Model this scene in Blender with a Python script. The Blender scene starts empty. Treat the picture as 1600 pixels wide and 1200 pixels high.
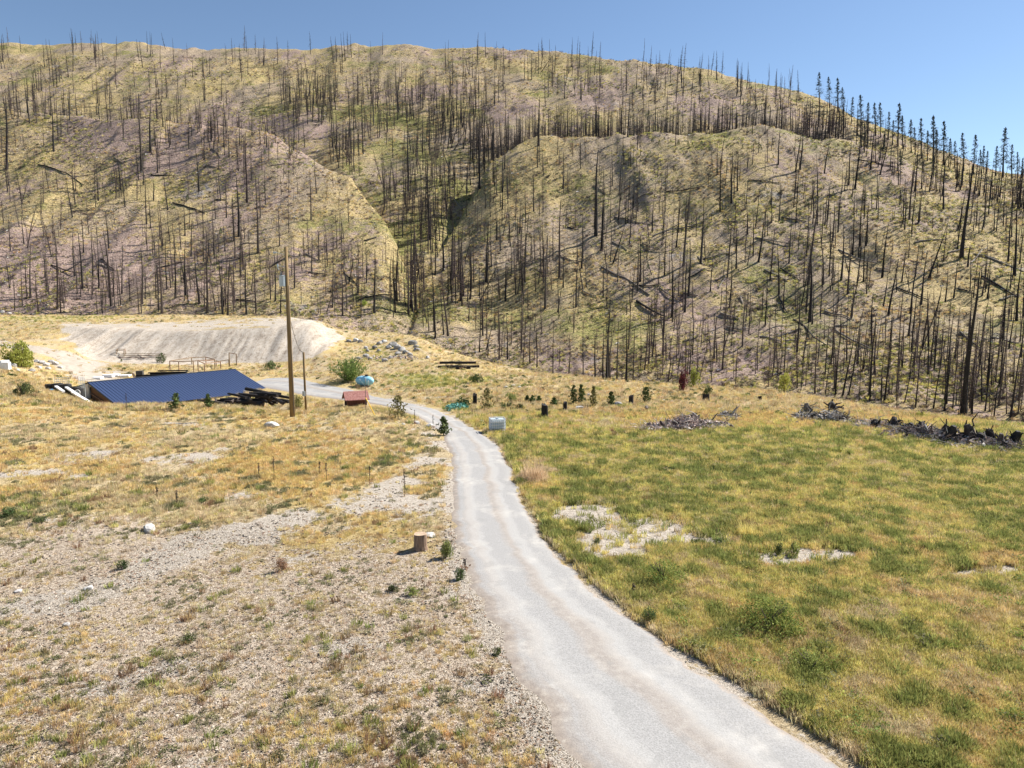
import bpy, bmesh, math, random
import numpy as np
from mathutils import Vector, Matrix, Euler
random.seed(7); rng = np.random.default_rng(11)
R = math.radians
scene = bpy.context.scene
col = scene.collection

# ------------------------------------------------------------------ camera, sky, sun, exposure
CAM_H = 10.0; PITCH = 7.0; FPX = 1081.0        # focal length in units of a 1600 px wide picture
SUN_AZ = 29.0; SUN_EL = 42.0                    # azimuth measured from +X towards +Y
cam = bpy.data.cameras.new('camera'); cam_ob = bpy.data.objects.new('camera', cam); col.objects.link(cam_ob)
cam.sensor_width = 36; cam.lens = 36 * FPX / 1600; cam.clip_start = 0.2; cam.clip_end = 6000
cam_ob.location = (0, 0, CAM_H); cam_ob.rotation_euler = (R(90 - PITCH), 0, 0)
scene.camera = cam_ob
world = bpy.data.worlds.new('World'); scene.world = world; world.use_nodes = True
wn = world.node_tree; wn.nodes.clear()
sky = wn.nodes.new('ShaderNodeTexSky'); sky.sky_type = 'NISHITA'; sky.sun_disc = False
sky.sun_elevation = R(SUN_EL); sky.sun_rotation = R(90 - SUN_AZ); sky.altitude = 700; sky.air_density = 1.0; sky.dust_density = 0.1; sky.ozone_density = 2.2
bg = wn.nodes.new('ShaderNodeBackground'); bg.inputs[1].default_value = 0.065
wo = wn.nodes.new('ShaderNodeOutputWorld'); wn.links.new(sky.outputs[0], bg.inputs[0]); wn.links.new(bg.outputs[0], wo.inputs[0])
sl = bpy.data.lights.new('sun', 'SUN'); sl.energy = 5.0; sl.angle = R(0.5); sl.color = (1.0, 0.955, 0.88)
so = bpy.data.objects.new('sun', sl); col.objects.link(so)
sdir = Vector((math.cos(R(SUN_EL)) * math.cos(R(SUN_AZ)), math.cos(R(SUN_EL)) * math.sin(R(SUN_AZ)), math.sin(R(SUN_EL))))
so.rotation_euler = sdir.to_track_quat('Z', 'Y').to_euler(); so.location = (60, 30, 80)
scene.view_settings.view_transform = 'Standard'; scene.view_settings.look = 'None'
scene.view_settings.exposure = 1.08; scene.view_settings.gamma = 1.0

# ------------------------------------------------------------------ noise
def hash2(ix, iy, seed):
    h = (ix.astype(np.int64) * 374761393 + iy.astype(np.int64) * 668265263 + seed * 982451653) & 0x7fffffff
    h = ((h ^ (h >> 13)) * 1274126177) & 0x7fffffff
    h = (h ^ (h >> 16)) & 0xffffff
    return h / float(0xffffff)
def vnoise(x, y, seed=0):
    ix = np.floor(x); iy = np.floor(y); fx = x - ix; fy = y - iy
    fx = fx * fx * (3 - 2 * fx); fy = fy * fy * (3 - 2 * fy)
    a = hash2(ix, iy, seed); b = hash2(ix + 1, iy, seed); c = hash2(ix, iy + 1, seed); d = hash2(ix + 1, iy + 1, seed)
    return (a * (1 - fx) + b * fx) * (1 - fy) + (c * (1 - fx) + d * fx) * fy
def fbm(x, y, scale, octaves=4, seed=0):
    s = 0; a = 1; t = 0; x = x / scale; y = y / scale
    for o in range(octaves):
        s = s + a * (vnoise(x + 13.7 * o, y - 7.3 * o, seed + o) * 2 - 1); t += a; a *= 0.5; x = x * 2.03; y = y * 2.03
    return s / t

# ------------------------------------------------------------------ survey of the land: rows of points seen from the camera, at their own distances
cp, sp = math.cos(R(PITCH)), math.sin(R(PITCH))
def ray(px, py):
    a = (px - 800) / FPX; v = (600 - py) / FPX
    return np.array([a, cp + v * sp, -sp + v * cp])
def pt(px, py, D):
    d = ray(px, py); return (d[0] / d[1], D, CAM_H + D * d[2] / d[1])          # u = X/Y, Y, Z
def ptz(px, D, z): return ((px - 800) / FPX / 1.0, D, z)
def project(X, Y, Z):
    z = Z - CAM_H; dep = Y * cp - z * sp; up = Y * sp + z * cp; dep = np.maximum(dep, 0.5)
    return 800 + FPX * X / dep, 600 - FPX * up / dep
UG = np.linspace(-1.9, 1.9, 761); DG = np.concatenate([np.linspace(-60, 10, 15), 10 + (np.exp(np.linspace(0, math.log(1 + 1190 / 60.0), 700)) - 1)[1:] * 60])
def gsm(a, k, axis):
    w = np.exp(-np.linspace(-2, 2, 2 * k + 1) ** 2); w /= w.sum()
    pad = [(0, 0)] * a.ndim; pad[axis] = (k, k)
    b = np.pad(a, pad, mode='edge')
    return np.apply_along_axis(lambda v: np.convolve(v, w, mode='valid'), axis, b)
def surface(rows, ku=5, kd=5):
    RD = []; RZ = []
    for r in rows:
        r = sorted(r); u = np.array([q[0] for q in r]); RD.append(np.interp(UG, u, [q[1] for q in r])); RZ.append(np.interp(UG, u, [q[2] for q in r]))
    RD = gsm(np.array(RD), ku, 1); RZ = gsm(np.array(RZ), ku, 1)
    T = np.empty((len(UG), len(DG)))
    for i in range(len(UG)):
        d = np.maximum.accumulate(RD[:, i] + np.arange(len(rows)) * 1e-3)
        T[i] = np.interp(DG, d, RZ[:, i])
    return gsm(T, kd, 1)

edge = [(-900, 470, 190), (-300, 485, 188), (0, 491, 185), (200, 492, 180), (350, 492, 175), (450, 494, 170), (500, 501, 162), (530, 514, 156), (600, 519, 153), (650, 523, 148), (700, 549, 136), (760, 566, 122), (830, 580, 110), (1000, 597, 92), (1200, 611, 82), (1400, 641, 67), (1600, 666, 57), (1900, 705, 48), (2600, 780, 40)]
E = [pt(*q) for q in edge]
bench = surface([
    [ptz(-1200, -60, .4), ptz(2800, -60, .4)], [ptz(-1200, 12, 0), ptz(2800, 12, 0)], [ptz(-1200, 28, .1), ptz(2800, 28, 0)],
    [ptz(-1200, 45, .6), ptz(0, 46, .35), ptz(400, 46, .1), ptz(700, 45, 0), ptz(1600, 40, -.1), ptz(2600, 26, 0)],
    [pt(-900, 580, 72), pt(-300, 590, 70), pt(0, 597, 70), pt(60, 612, 67), pt(140, 632, 64), pt(300, 633, 64), pt(400, 639, 62.5), pt(450, 649, 60), pt(540, 641, 61), pt(600, 649, 58), pt(690, 662, 56), pt(800, 652, 58), pt(1000, 641, 62), pt(1200, 640, 62), pt(1400, 664, 54), pt(1600, 688, 48), pt(2600, 800, 32)],
    [pt(-900, 560, 86), pt(-300, 565, 86), pt(0, 578, 84), pt(60, 607, 78), pt(100, 616, 78), ptz(132, 77, -2.4), ptz(165, 77, -4.0), ptz(420, 76, -3.6), ptz(560, 76, -2.2), pt(700, 633, 76), pt(800, 625, 72), pt(1000, 614, 78), pt(1200, 622, 73), pt(1400, 649, 61), pt(1600, 677, 52), pt(2600, 790, 36)],
    [pt(-900, 545, 96), pt(-300, 545, 98), pt(0, 565, 96), pt(60, 596, 90), ptz(110, 90, -2.2), ptz(160, 90, -3.2), ptz(330, 94, -3.2), ptz(450, 96, -2.5), ptz(568, 97, -2.4), pt(700, 592, 97), pt(800, 592, 96), pt(1000, 603, 85), pt(1200, 614, 78), pt(1400, 644, 65), pt(1600, 670, 55), pt(2600, 785, 38)],
    [pt(-900, 520, 118), pt(-300, 525, 118), pt(0, 540, 116), pt(60, 552, 114), pt(150, 560, 124), pt(300, 566, 126), pt(400, 570, 125), pt(470, 570, 124), pt(540, 560, 124), pt(600, 566, 120), pt(650, 572, 112), pt(700, 574, 110), pt(830, 584, 103), pt(1000, 600, 88), pt(1200, 612, 80), pt(1400, 642, 66), pt(1600, 667, 56), pt(2600, 782, 39)],
    [pt(-900, 500, 150), pt(-300, 510, 150), pt(0, 512, 150), pt(70, 508, 146), pt(150, 514, 138), pt(220, 518, 136), pt(300, 517, 135), pt(400, 509, 136), pt(490, 503, 139), pt(530, 527, 146), pt(600, 532, 142), pt(650, 533, 138), pt(700, 560, 124), pt(830, 582, 107), pt(1000, 598, 90), pt(1200, 611.5, 81), pt(1400, 641, 66.6), pt(1600, 666.5, 56.7), pt(2600, 781, 39.7)],
    E, [(u, D + 14, z - 9) for u, D, z in E], [(u, D + 45, z - 30) for u, D, z in E], [ptz(-1200, 1200, -250), ptz(2800, 1200, -250)]], ku=6, kd=3)
A = surface([
    [ptz(-1200, -60, -90), ptz(2800, -60, -90)], [ptz(-1200, 165, -45), ptz(2800, 165, -60)],
    [pt(-900, 500, 205), pt(0, 503, 206), pt(300, 503, 206), pt(500, 515, 205), pt(600, 530, 205), pt(650, 540, 210), ptz(720, 210, -30), ptz(1000, 210, -60), ptz(2800, 210, -90)],
    [pt(-900, 410, 245), pt(0, 420, 240), pt(300, 420, 245), pt(500, 425, 240), pt(600, 440, 235), pt(640, 480, 230), ptz(720, 235, -20), ptz(1000, 240, -60), ptz(2800, 240, -90)],
    [pt(-900, 290, 310), pt(0, 300, 300), pt(300, 300, 300), pt(430, 300, 295), pt(520, 312, 290), pt(590, 365, 268), pt(630, 435, 243), pt(650, 485, 234), ptz(720, 245, -18), ptz(1000, 260, -60), ptz(2800, 240, -90)],
    [pt(-900, 120, 390), pt(-300, 135, 385), pt(0, 165, 372), pt(100, 180, 365), pt(190, 188, 355), pt(300, 186, 350), pt(420, 204, 345), pt(460, 230, 338), pt(540, 272, 320), pt(590, 322, 292), pt(620, 382, 268), pt(645, 447, 245), pt(657, 482, 237), ptz(720, 255, -15), ptz(1000, 280, -60), ptz(2800, 240, -90)],
    [ptz(-900, 430, 85), ptz(0, 410, 88), ptz(400, 380, 70), ptz(600, 340, 35), ptz(660, 300, 0), ptz(1000, 320, -60), ptz(2800, 300, -90)],
    [ptz(-1200, 1200, -250), ptz(2800, 1200, -250)]], ku=3, kd=4)
B = surface([
    [ptz(-1200, -60, -90), ptz(2800, -60, -90)], [ptz(-1200, 120, -80), ptz(500, 160, -35), ptz(700, 150, -30), ptz(1000, 120, -28), ptz(1200, 105, -24), ptz(1600, 78, -20), ptz(2800, 70, -20)],
    [ptz(-1200, 200, -90), ptz(500, 180, -28), pt(650, 560, 185), pt(800, 578, 185), pt(1000, 600, 155), pt(1200, 612, 130), pt(1400, 640, 112), pt(1600, 666, 98), pt(1900, 690, 92), pt(2600, 690, 90)],
    [ptz(-1200, 220, -90), ptz(500, 210, -20), ptz(600, 215, -6), pt(650, 505, 218), pt(700, 488, 230), pt(800, 482, 233), pt(1000, 482, 215), pt(1200, 482, 200), pt(1400, 482, 190), pt(1600, 482, 185), pt(2600, 482, 185)],
    [ptz(-1200, 230, -90), ptz(500, 240, -14), ptz(600, 235, 1), pt(650, 490, 231), pt(680, 435, 262), pt(720, 388, 282), pt(765, 352, 292), pt(850, 345, 290), pt(1000, 345, 272), pt(1200, 345, 258), pt(1400, 345, 248), pt(1600, 350, 244), pt(2600, 350, 244)],
    [ptz(-1200, 240, -90), ptz(500, 260, -14), ptz(600, 250, 1), pt(650, 480, 237), pt(680, 402, 275), pt(720, 330, 306), pt(765, 255, 335), pt(830, 215, 350), pt(950, 206, 346), pt(1100, 201, 342), pt(1200, 198, 338), pt(1300, 215, 335), pt(1400, 245, 335), pt(1500, 275, 335), pt(1600, 292, 335), pt(2600, 310, 340)],
    [ptz(-1200, 300, -120), ptz(500, 320, -60), ptz(600, 290, -20), ptz(660, 290, 0), ptz(760, 360, 50), ptz(830, 375, 72), ptz(1200, 368, 76), ptz(1600, 370, 66), ptz(2600, 370, 60)],
    [ptz(-1200, 1200, -250), ptz(2800, 1200, -250)]], ku=3, kd=4)
C = surface([
    [ptz(-1200, -60, -90), ptz(2800, -60, -90)], [ptz(-1200, 190, -70), ptz(2800, 190, -70)],
    [ptz(-1200, 212, -60), ptz(500, 215, -30), ptz(560, 214, -12), pt(610, 525, 213), pt(655, 530, 211), pt(710, 538, 213), ptz(780, 216, -12), ptz(900, 220, -40), ptz(2800, 212, -60)],
    [pt(-900, 420, 265), pt(300, 430, 262), pt(500, 440, 255), pt(600, 450, 246), pt(655, 488, 236), pt(700, 450, 262), pt(800, 400, 300), pt(1000, 310, 345), pt(1400, 310, 352), pt(2600, 330, 352)],
    [pt(-900, 290, 390), pt(0, 300, 385), pt(300, 285, 375), pt(500, 285, 350), pt(640, 310, 322), pt(700, 300, 330), pt(760, 280, 352), pt(850, 240, 385), pt(1000, 222, 388), pt(1200, 215, 388), pt(1300, 212, 378), pt(1400, 240, 370), pt(1500, 273, 368), pt(1600, 290, 368), pt(2600, 310, 370)],
    [pt(-900, 150, 470), pt(0, 170, 462), pt(300, 165, 455), pt(500, 180, 440), pt(650, 200, 420), pt(800, 182, 430), pt(1000, 172, 432), pt(1150, 160, 432), pt(1260, 172, 422), pt(1330, 192, 410), pt(1430, 229, 400), pt(1540, 271, 395), pt(1600, 281, 392), pt(2600, 303, 392)],
    [pt(-900, 30, 600), pt(-300, 45, 600), pt(0, 66, 600), pt(200, 60, 600), pt(400, 76, 590), pt(600, 66, 575), pt(800, 74, 560), pt(1000, 90, 530), pt(1150, 116, 500), pt(1270, 149, 470), pt(1330, 178, 450), pt(1430, 218, 430), pt(1540, 264, 415), pt(1600, 274, 410), pt(1750, 285, 410), pt(2600, 300, 410)],
    [ptz(-1200, 680, 150), ptz(800, 650, 120), ptz(1600, 470, 62), ptz(2800, 470, 50)],
    [ptz(-1200, 1200, -150), ptz(2800, 1200, -150)]], ku=4, kd=4)
def lut(T, X, Y):
    u = X / np.maximum(Y, 12.0)
    ui = np.clip((u - UG[0]) / (UG[1] - UG[0]), 0, len(UG) - 1.001); di = np.clip(np.interp(Y, DG, np.arange(len(DG))), 0, len(DG) - 1.001)
    a = ui.astype(int); b = di.astype(int); fa = ui - a; fb = di - b
    return (T[a, b] * (1 - fa) + T[a + 1, b] * fa) * (1 - fb) + (T[a, b + 1] * (1 - fa) + T[a + 1, b + 1] * fa) * fb
EU = np.array([q[0] for q in E]); ED = np.array([q[1] for q in E])
ROADPATH = None
def road_dist(X, Y):
    if ROADPATH is None: return np.full(np.shape(X), 99.0)
    d = np.full(np.shape(X), 99.0); P = ROADPATH
    m = (np.abs(X) < 60) & (Y < 125)
    xs = X[m]; ys = Y[m]; dd = np.full(xs.shape, 99.0)
    for i in range(len(P) - 1):
        ax, ay, bx, by = P[i][0], P[i][1], P[i + 1][0], P[i + 1][1]
        l2 = (bx - ax) ** 2 + (by - ay) ** 2 + 1e-9
        t = np.clip(((xs - ax) * (bx - ax) + (ys - ay) * (by - ay)) / l2, 0, 1)
        w = P[i][2] * (1 - t) + P[i + 1][2] * t
        dd = np.minimum(dd, np.hypot(xs - ax - t * (bx - ax), ys - ay - t * (by - ay)) - w)
    d[m] = dd; return d
def height(X, Y, detail=True):
    X = np.asarray(X, float); Y = np.asarray(Y, float)
    zb = lut(bench, X, Y); za = lut(A, X, Y); zB = lut(B, X, Y); zc = lut(C, X, Y)
    zh = np.maximum(np.maximum(za, zB), zc)
    if detail:
        near = np.clip(road_dist(X, Y) / 1.6, 0, 1)
        zb = zb + near * (fbm(X, Y, 9, 3, 3) * .16 + fbm(X, Y, 1.6, 3, 5) * .05) * np.clip(1.3 - Y / 200, .3, 1)
        far = np.clip((Y - 70) / 30, 0, 1) * near
        zb = zb + far * fbm(X, Y, 7, 3, 31) * .35
        zh = zh + fbm(X, Y, 45, 4, 9) * 3.2 + fbm(X, Y, 12, 4, 21) * 1.1
        # gullies that run down the hillside
        zh = zh - np.abs(fbm(X, Y * .3, 22, 4, 40)) * 4.6 + .8
    return np.maximum(zb, zh), zb > zh
def hit(px, py, dmin=9.0, dmax=700.0, only=None):
    d = ray(px, py); Y = dmin * (dmax / dmin) ** np.linspace(0, 1, 1600)
    X = Y * d[0] / d[1]; Z = CAM_H + Y * d[2] / d[1]; H, nb = height(X, Y)
    k = np.where(Z <= H)[0]
    if len(k) == 0: return None
    k = k[0]
    if k > 0:
        a = Z[k - 1] - H[k - 1]; b = H[k] - Z[k]; t = a / (a + b + 1e-9)
        y = Y[k - 1] * (1 - t) + Y[k] * t
    else: y = Y[0]
    x = y * d[0] / d[1]
    return Vector((x, y, float(height(np.array([x]), np.array([y]))[0][0])))
def gz(x, y): return float(height(np.array([x]), np.array([y]))[0][0])

# driveway: left and right edges
LR = [((905, 1200), (1330, 1200)), ((800, 1043), (1093, 1047)), ((779, 997), (1025, 997)), ((762, 965), (985, 968)), ((745, 938), (950, 940)), ((728, 900), (912, 897)),
      ((716, 860), (870, 863)), ((705, 817), (836, 812)), ((702, 777), (817, 777)), ((703, 735), (800, 735)), ((700, 702), (783, 700)), ((691, 680), (757, 677)),
      ((672, 664), (727, 661)), ((646, 650), (697, 647)), ((612, 638), (672, 637)), ((572, 630), (630, 628)), ((530, 625), (590, 620)), ((488, 621), (547, 608)), ((450, 614), (497, 597)), ((412, 606), (462, 591)), ((385, 602), (420, 592))]
road = []
for l, r in LR:
    a = hit(*l); b = hit(*r); road.append((a, b))
p0 = road[0]; ex = (road[0][0] - road[1][0]).normalized(), (road[0][1] - road[1][1]).normalized()
road.insert(0, (p0[0] + ex[0] * 8, p0[1] + ex[1] * 8)); road.insert(0, (p0[0] + ex[0] * 25, p0[1] + ex[1] * 22 + Vector((2, 0, 0))))
ROADPATH = [((a.x + b.x) / 2, (a.y + b.y) / 2, (a - b).length / 2) for a, b in road]

# ------------------------------------------------------------------ materials
def mat(name, build=None, rough=.9, color=(.5, .5, .5), metal=0, spec=.3):
    m = bpy.data.materials.new(name); m.use_nodes = True; nt = m.node_tree; b = nt.nodes['Principled BSDF']
    b.inputs['Base Color'].default_value = (*color, 1); b.inputs['Roughness'].default_value = rough; b.inputs['Metallic'].default_value = metal
    b.inputs['Specular IOR Level'].default_value = spec
    if build: build(nt, b)
    return m
class NT:
    def __init__(s, nt): s.nt = nt
    def n(s, t, **k):
        x = s.nt.nodes.new(t)
        for a, v in k.items():
            if a.startswith('i_'):
                key = a[2:]; x.inputs[int(key) if key.isdigit() else key].default_value = v
            else: setattr(x, a, v)
        return x
    def l(s, a, b): s.nt.links.new(a, b)
    def noise(s, scale, detail=5, rough=.6, vec=None, dist=0):
        x = s.n('ShaderNodeTexNoise', i_Scale=scale, i_Detail=detail, i_Roughness=rough, i_Distortion=dist)
        if vec is not None: s.l(vec, x.inputs['Vector'])
        return x.outputs['Fac']
    def ramp(s, fac, stops, interp='LINEAR'):
        x = s.n('ShaderNodeValToRGB'); s.l(fac, x.inputs[0]); x.color_ramp.interpolation = interp
        while len(x.color_ramp.elements) < len(stops): x.color_ramp.elements.new(.5)
        for e, (p, c) in zip(x.color_ramp.elements, stops):
            e.position = p; e.color = (*c, 1) if isinstance(c, tuple) else (c, c, c, 1)
        return x.outputs[0]
    def mix(s, fac, a, b, mode='MIX'):
        x = s.n('ShaderNodeMix', data_type='RGBA', blend_type=mode)
        if hasattr(fac, 'links'): s.l(fac, x.inputs[0])
        else: x.inputs[0].default_value = fac
        for i, v in ((6, a), (7, b)):
            if hasattr(v, 'links'): s.l(v, x.inputs[i])
            else: x.inputs[i].default_value = (*v, 1)
        return x.outputs[2]
    def math(s, op, a, b=0.0, clamp=False):
        x = s.n('ShaderNodeMath', operation=op, use_clamp=clamp)
        for i, v in ((0, a), (1, b)):
            if hasattr(v, 'links'): s.l(v, x.inputs[i])
            else: x.inputs[i].default_value = v
        return x.outputs[0]
    def attr(s, name): return s.n('ShaderNodeAttribute', attribute_name=name).outputs['Fac']
    def step(s, v, lo, hi):
        x = s.n('ShaderNodeMapRange', clamp=True, interpolation_type='SMOOTHSTEP'); s.l(v, x.inputs[0]); x.inputs[1].default_value = lo; x.inputs[2].default_value = hi
        return x.outputs[0]
    def bump(s, h, strength, dist, b):
        x = s.n('ShaderNodeBump', i_Strength=strength, i_Distance=dist); s.l(h, x.inputs['Height']); s.l(x.outputs[0], b.inputs['Normal'])
    def pos(s): return s.n('ShaderNodeNewGeometry').outputs['Position']
    def scaled(s, vec, sc):
        x = s.n('ShaderNodeVectorMath', operation='MULTIPLY'); s.l(vec, x.inputs[0]); x.inputs[1].default_value = sc; return x.outputs[0]

def g_ground(nt, b):
    s = NT(nt); P = s.pos()
    big = s.noise(.22, 5, .6, P); med = s.noise(1.1, 6, .65, P); fine = s.noise(6.5, 6, .7, P); vf = s.noise(28, 4, .7, P)
    gold = s.ramp(fine, [(.28, (.17, .12, .06)), (.45, (.38, .28, .12)), (.6, (.52, .40, .19)), (.75, (.62, .50, .28))])
    tan = s.ramp(fine, [(.3, (.20, .145, .09)), (.5, (.42, .33, .20)), (.72, (.60, .50, .34))])
    green = s.ramp(fine, [(.3, (.12, .125, .045)), (.5, (.29, .275, .10)), (.7, (.48, .43, .18))])
    pale = s.ramp(fine, [(.28, (.32, .27, .215)), (.5, (.48, .42, .35)), (.7, (.57, .515, .445))])
    peb = s.ramp(vf, [(.42, (.17, .14, .11)), (.52, (1, 1, 1))])
    brown = s.mix(s.step(s.noise(9, 5, .75, P), .52, .66), s.ramp(fine, [(.3, (.29, .22, .16)), (.5, (.50, .41, .315)), (.7, (.66, .565, .455))]), (.13, .09, .06))
    def m(name, w=.9, lo=.46, hi=.60):
        v = s.math('ADD', s.attr(name), s.math('MULTIPLY', s.math('SUBTRACT', s.math('ADD', s.math('MULTIPLY', med, .6), s.math('MULTIPLY', fine, .4)), .5), w * 2))
        return s.step(v, lo, hi)
    c = s.mix(s.step(big, .42, .6), gold, tan)
    c = s.mix(m('green'), c, green)
    c = s.mix(m('brown'), c, brown)
    pale = s.mix(s.step(s.noise(8, 5, .8, P), .60, .68), pale, (.17, .135, .105)); c = s.mix(m('pale', 1.1, .42, .66), c, pale)
    c = s.mix(s.math('MULTIPLY', s.attr('pebble'), 1.0), c, s.mix(1.0, c, peb, 'MULTIPLY'))
    # eroded pale face of the fill bank: rills run down the face
    rv = s.scaled(P, (1.0, .12, .2)); r1 = s.noise(1.1, 6, .75, rv)
    bank = s.ramp(s.math('ADD', s.math('MULTIPLY', r1, .38), s.math('MULTIPLY', s.noise(1.5, 6, .8, s.scaled(P, (1, .6, .8))), .62)), [(.36, (.20, .155, .12)), (.46, (.39, .33, .265)), (.6, (.52, .46, .39))]); bank = s.mix(s.step(s.noise(2.2, 3, .8, P), .60, .66), bank, (.16, .13, .10))
    c = s.mix(s.step(s.attr('bank'), .3, .7), c, bank)
    s.l(c, b.inputs['Base Color'])
    s.bump(s.math('ADD', s.math('MULTIPLY', fine, 1.0), s.math('MULTIPLY', vf, .35)), .9, .12, b)
M_ground = mat('ground_soil', g_ground, .95, spec=.1)
def g_hill(nt, b):
    s = NT(nt); P = s.pos()
    big = s.noise(.018, 6, .62, P); big2 = s.noise(.028, 5, .6, s.scaled(P, (1, 1, 1.7))); med = s.noise(.35, 6, .7, P); fine = s.noise(1.6, 5, .75, P)
    straw = s.ramp(fine, [(.3, (.09, .066, .034)), (.47, (.37, .28, .13)), (.68, (.62, .49, .26))])
    tan = s.ramp(fine, [(.3, (.10, .073, .052)), (.5, (.34, .26, .18)), (.7, (.54, .44, .33))])
    green = s.ramp(fine, [(.3, (.06, .06, .022)), (.5, (.215, .20, .07)), (.7, (.47, .42, .155))])
    pink = s.ramp(fine, [(.3, (.11, .075, .062)), (.5, (.32, .23, .19)), (.7, (.47, .365, .315))])
    grey = s.ramp(fine, [(.3, (.11, .095, .085)), (.5, (.29, .26, .23)), (.7, (.47, .43, .39))])
    def pm(v, w=.5): return s.math('ADD', v, s.math('MULTIPLY', s.math('SUBTRACT', med, .5), w))
    c = s.mix(s.step(pm(big), .42, .58), straw, tan)
    c = s.mix(s.step(s.math('ADD', pm(big2, .7), s.attr('green')), .52, .68), c, green)
    c = s.mix(s.step(s.math('ADD', pm(s.noise(.022, 5, .6, s.scaled(P, (1.3, .7, 1))), .6), s.attr('pink')), .52, .66), c, pink)
    c = s.mix(s.step(pm(s.noise(.035, 5, .6, s.scaled(P, (.7, 1.3, 1))), .6), .62, .76), c, grey)
    # clumps of dark burnt brush and litter lying on the soil
    v = s.n('ShaderNodeTexVoronoi', i_Scale=1.15, i_Randomness=1.0); s.l(P, v.inputs['Vector'])
    spots = s.step(s.math('ADD', v.outputs['Distance'], s.math('MULTIPLY', med, .55)), .44, .60)
    c = s.mix(spots, s.mix(.85, c, (.05, .045, .03)), c)
    s.l(c, b.inputs['Base Color']); s.bump(s.math('ADD', fine, s.math('MULTIPLY', med, 1.5)), 1.0, .5, b)
M_hill = mat('hillside_soil', g_hill, .95, spec=.1)
def g_road(nt, b):
    s = NT(nt); P = s.pos(); uv = s.n('ShaderNodeUVMap', uv_map='UVMap').outputs[0]
    sep = s.n('ShaderNodeSeparateXYZ'); s.l(uv, sep.inputs[0]); t = sep.outputs[0]
    st = s.noise(1.0, 5, .6, s.scaled(uv, (5, .12, 1))); med = s.noise(.5, 5, .6, P); fine = s.noise(22, 3, .8, P); f2 = s.noise(4, 5, .7, P)
    asph = s.ramp(fine, [(.35, (.23, .225, .215)), (.5, (.30, .29, .28)), (.65, (.35, .34, .33))])
    dirt = s.ramp(f2, [(.3, (.22, .175, .14)), (.55, (.32, .27, .225)), (.7, (.40, .355, .30))])
    light = s.ramp(f2, [(.3, (.34, .32, .295)), (.6, (.42, .40, .37))])
    def band(c0, w): return s.step(s.math('ADD', s.math('MULTIPLY', s.math('ABSOLUTE', s.math('SUBTRACT', t, c0)), 1 / w), s.math('MULTIPLY', s.math('SUBTRACT', st, .5), 2.6)), 1.15, .25)
    c = s.mix(s.step(med, .5, .72), asph, light)
    c = s.mix(s.math('MULTIPLY', band(.60, .10), .55), c, dirt)
    c = s.mix(s.math('MULTIPLY', band(.22, .08), .35), c, dirt)
    c = s.mix(s.math('MULTIPLY', band(.04, .09), .8), c, dirt)
    e = s.step(s.math('ADD', s.math('ABSOLUTE', s.math('SUBTRACT', t, .5)), s.math('MULTIPLY', s.math('SUBTRACT', f2, .5), .14)), .42, .47)
    c = s.mix(e, c, dirt)
    fl = s.step(s.noise(13, 2, .9, P), .70, .75); c = s.mix(s.math('MULTIPLY', fl, .5), c, (.2, .18, .16)); rut = s.step(s.math('ADD', s.math('ABSOLUTE', s.math('SUBTRACT', s.math('ABSOLUTE', s.math('SUBTRACT', t, .47)), .21)), s.math('MULTIPLY', s.math('SUBTRACT', f2, .5), .12)), .10, .03); c = s.mix(s.math('MULTIPLY', rut, .35), c, (.44, .425, .40)); pt_ = s.step(s.noise(.9, 4, .6, P), .60, .64); c = s.mix(s.math('MULTIPLY', pt_, .3), c, (.24, .235, .225))
    s.l(c, b.inputs['Base Color']); s.bump(s.math('ADD', fine, f2), .5, .02, b)
M_road = mat('driveway_asphalt', g_road, .9, spec=.2)
def noisy(name, stops, scale=4, rough=.85, stretch=(1, 1, 1), bump=.4, bd=.03, obj=True, spec=.3, metal=0, rnd=0):
    def f(nt, b):
        s = NT(nt); v = s.n('ShaderNodeTexCoord').outputs['Object']; f_ = s.noise(scale, 6, .7, s.scaled(v, stretch)); c = s.ramp(f_, stops)
        if rnd:
            o = s.n('ShaderNodeObjectInfo').outputs['Random']; x = s.n('ShaderNodeHueSaturation'); s.l(c, x.inputs['Color'])
            s.l(s.math('ADD', s.math('MULTIPLY', o, rnd), 1 - rnd / 2), x.inputs['Value'])
            o2 = s.n('ShaderNodeMath', operation='FRACT'); s.l(s.math('MULTIPLY', o, 7.31), o2.inputs[0]); s.l(s.math('ADD', s.math('MULTIPLY', o2.outputs[0], rnd * .06), .5 - rnd * .03), x.inputs['Hue']); c = x.outputs[0]
        s.l(c, b.inputs['Base Color'])
        if bump: s.bump(f_, bump, bd, b)
    return mat(name, f, rough, metal=metal, spec=spec)
M_char = noisy('charred_bark', [(.35, (.010, .009, .009)), (.55, (.024, .020, .019)), (.72, (.06, .05, .045))], 5, stretch=(3, 3, .5), rnd=.8)
M_snag = noisy('scorched_bark', [(.3, (.022, .017, .015)), (.55, (.065, .05, .042)), (.75, (.16, .13, .11))], 3, stretch=(3, 3, .4), rnd=.8)
M_twig = noisy('dead_twigs', [(.3, (.065, .043, .043)), (.6, (.15, .103, .10))], 3, bump=0, rnd=.7)
M_twigdark = noisy('burnt_twigs', [(.3, (.014, .012, .011)), (.6, (.05, .04, .036))], 3, bump=0, rnd=.6)
M_log = noisy('weathered_log', [(.3, (.06, .05, .045)), (.55, (.20, .17, .14)), (.75, (.42, .38, .33))], 2.5, stretch=(3, 3, .5), rnd=.6)
M_pole = noisy('pole_wood', [(.3, (.13, .085, .035)), (.55, (.22, .15, .07)), (.75, (.32, .23, .12))], 2.5, stretch=(6, 6, .3), bd=.01)
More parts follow.
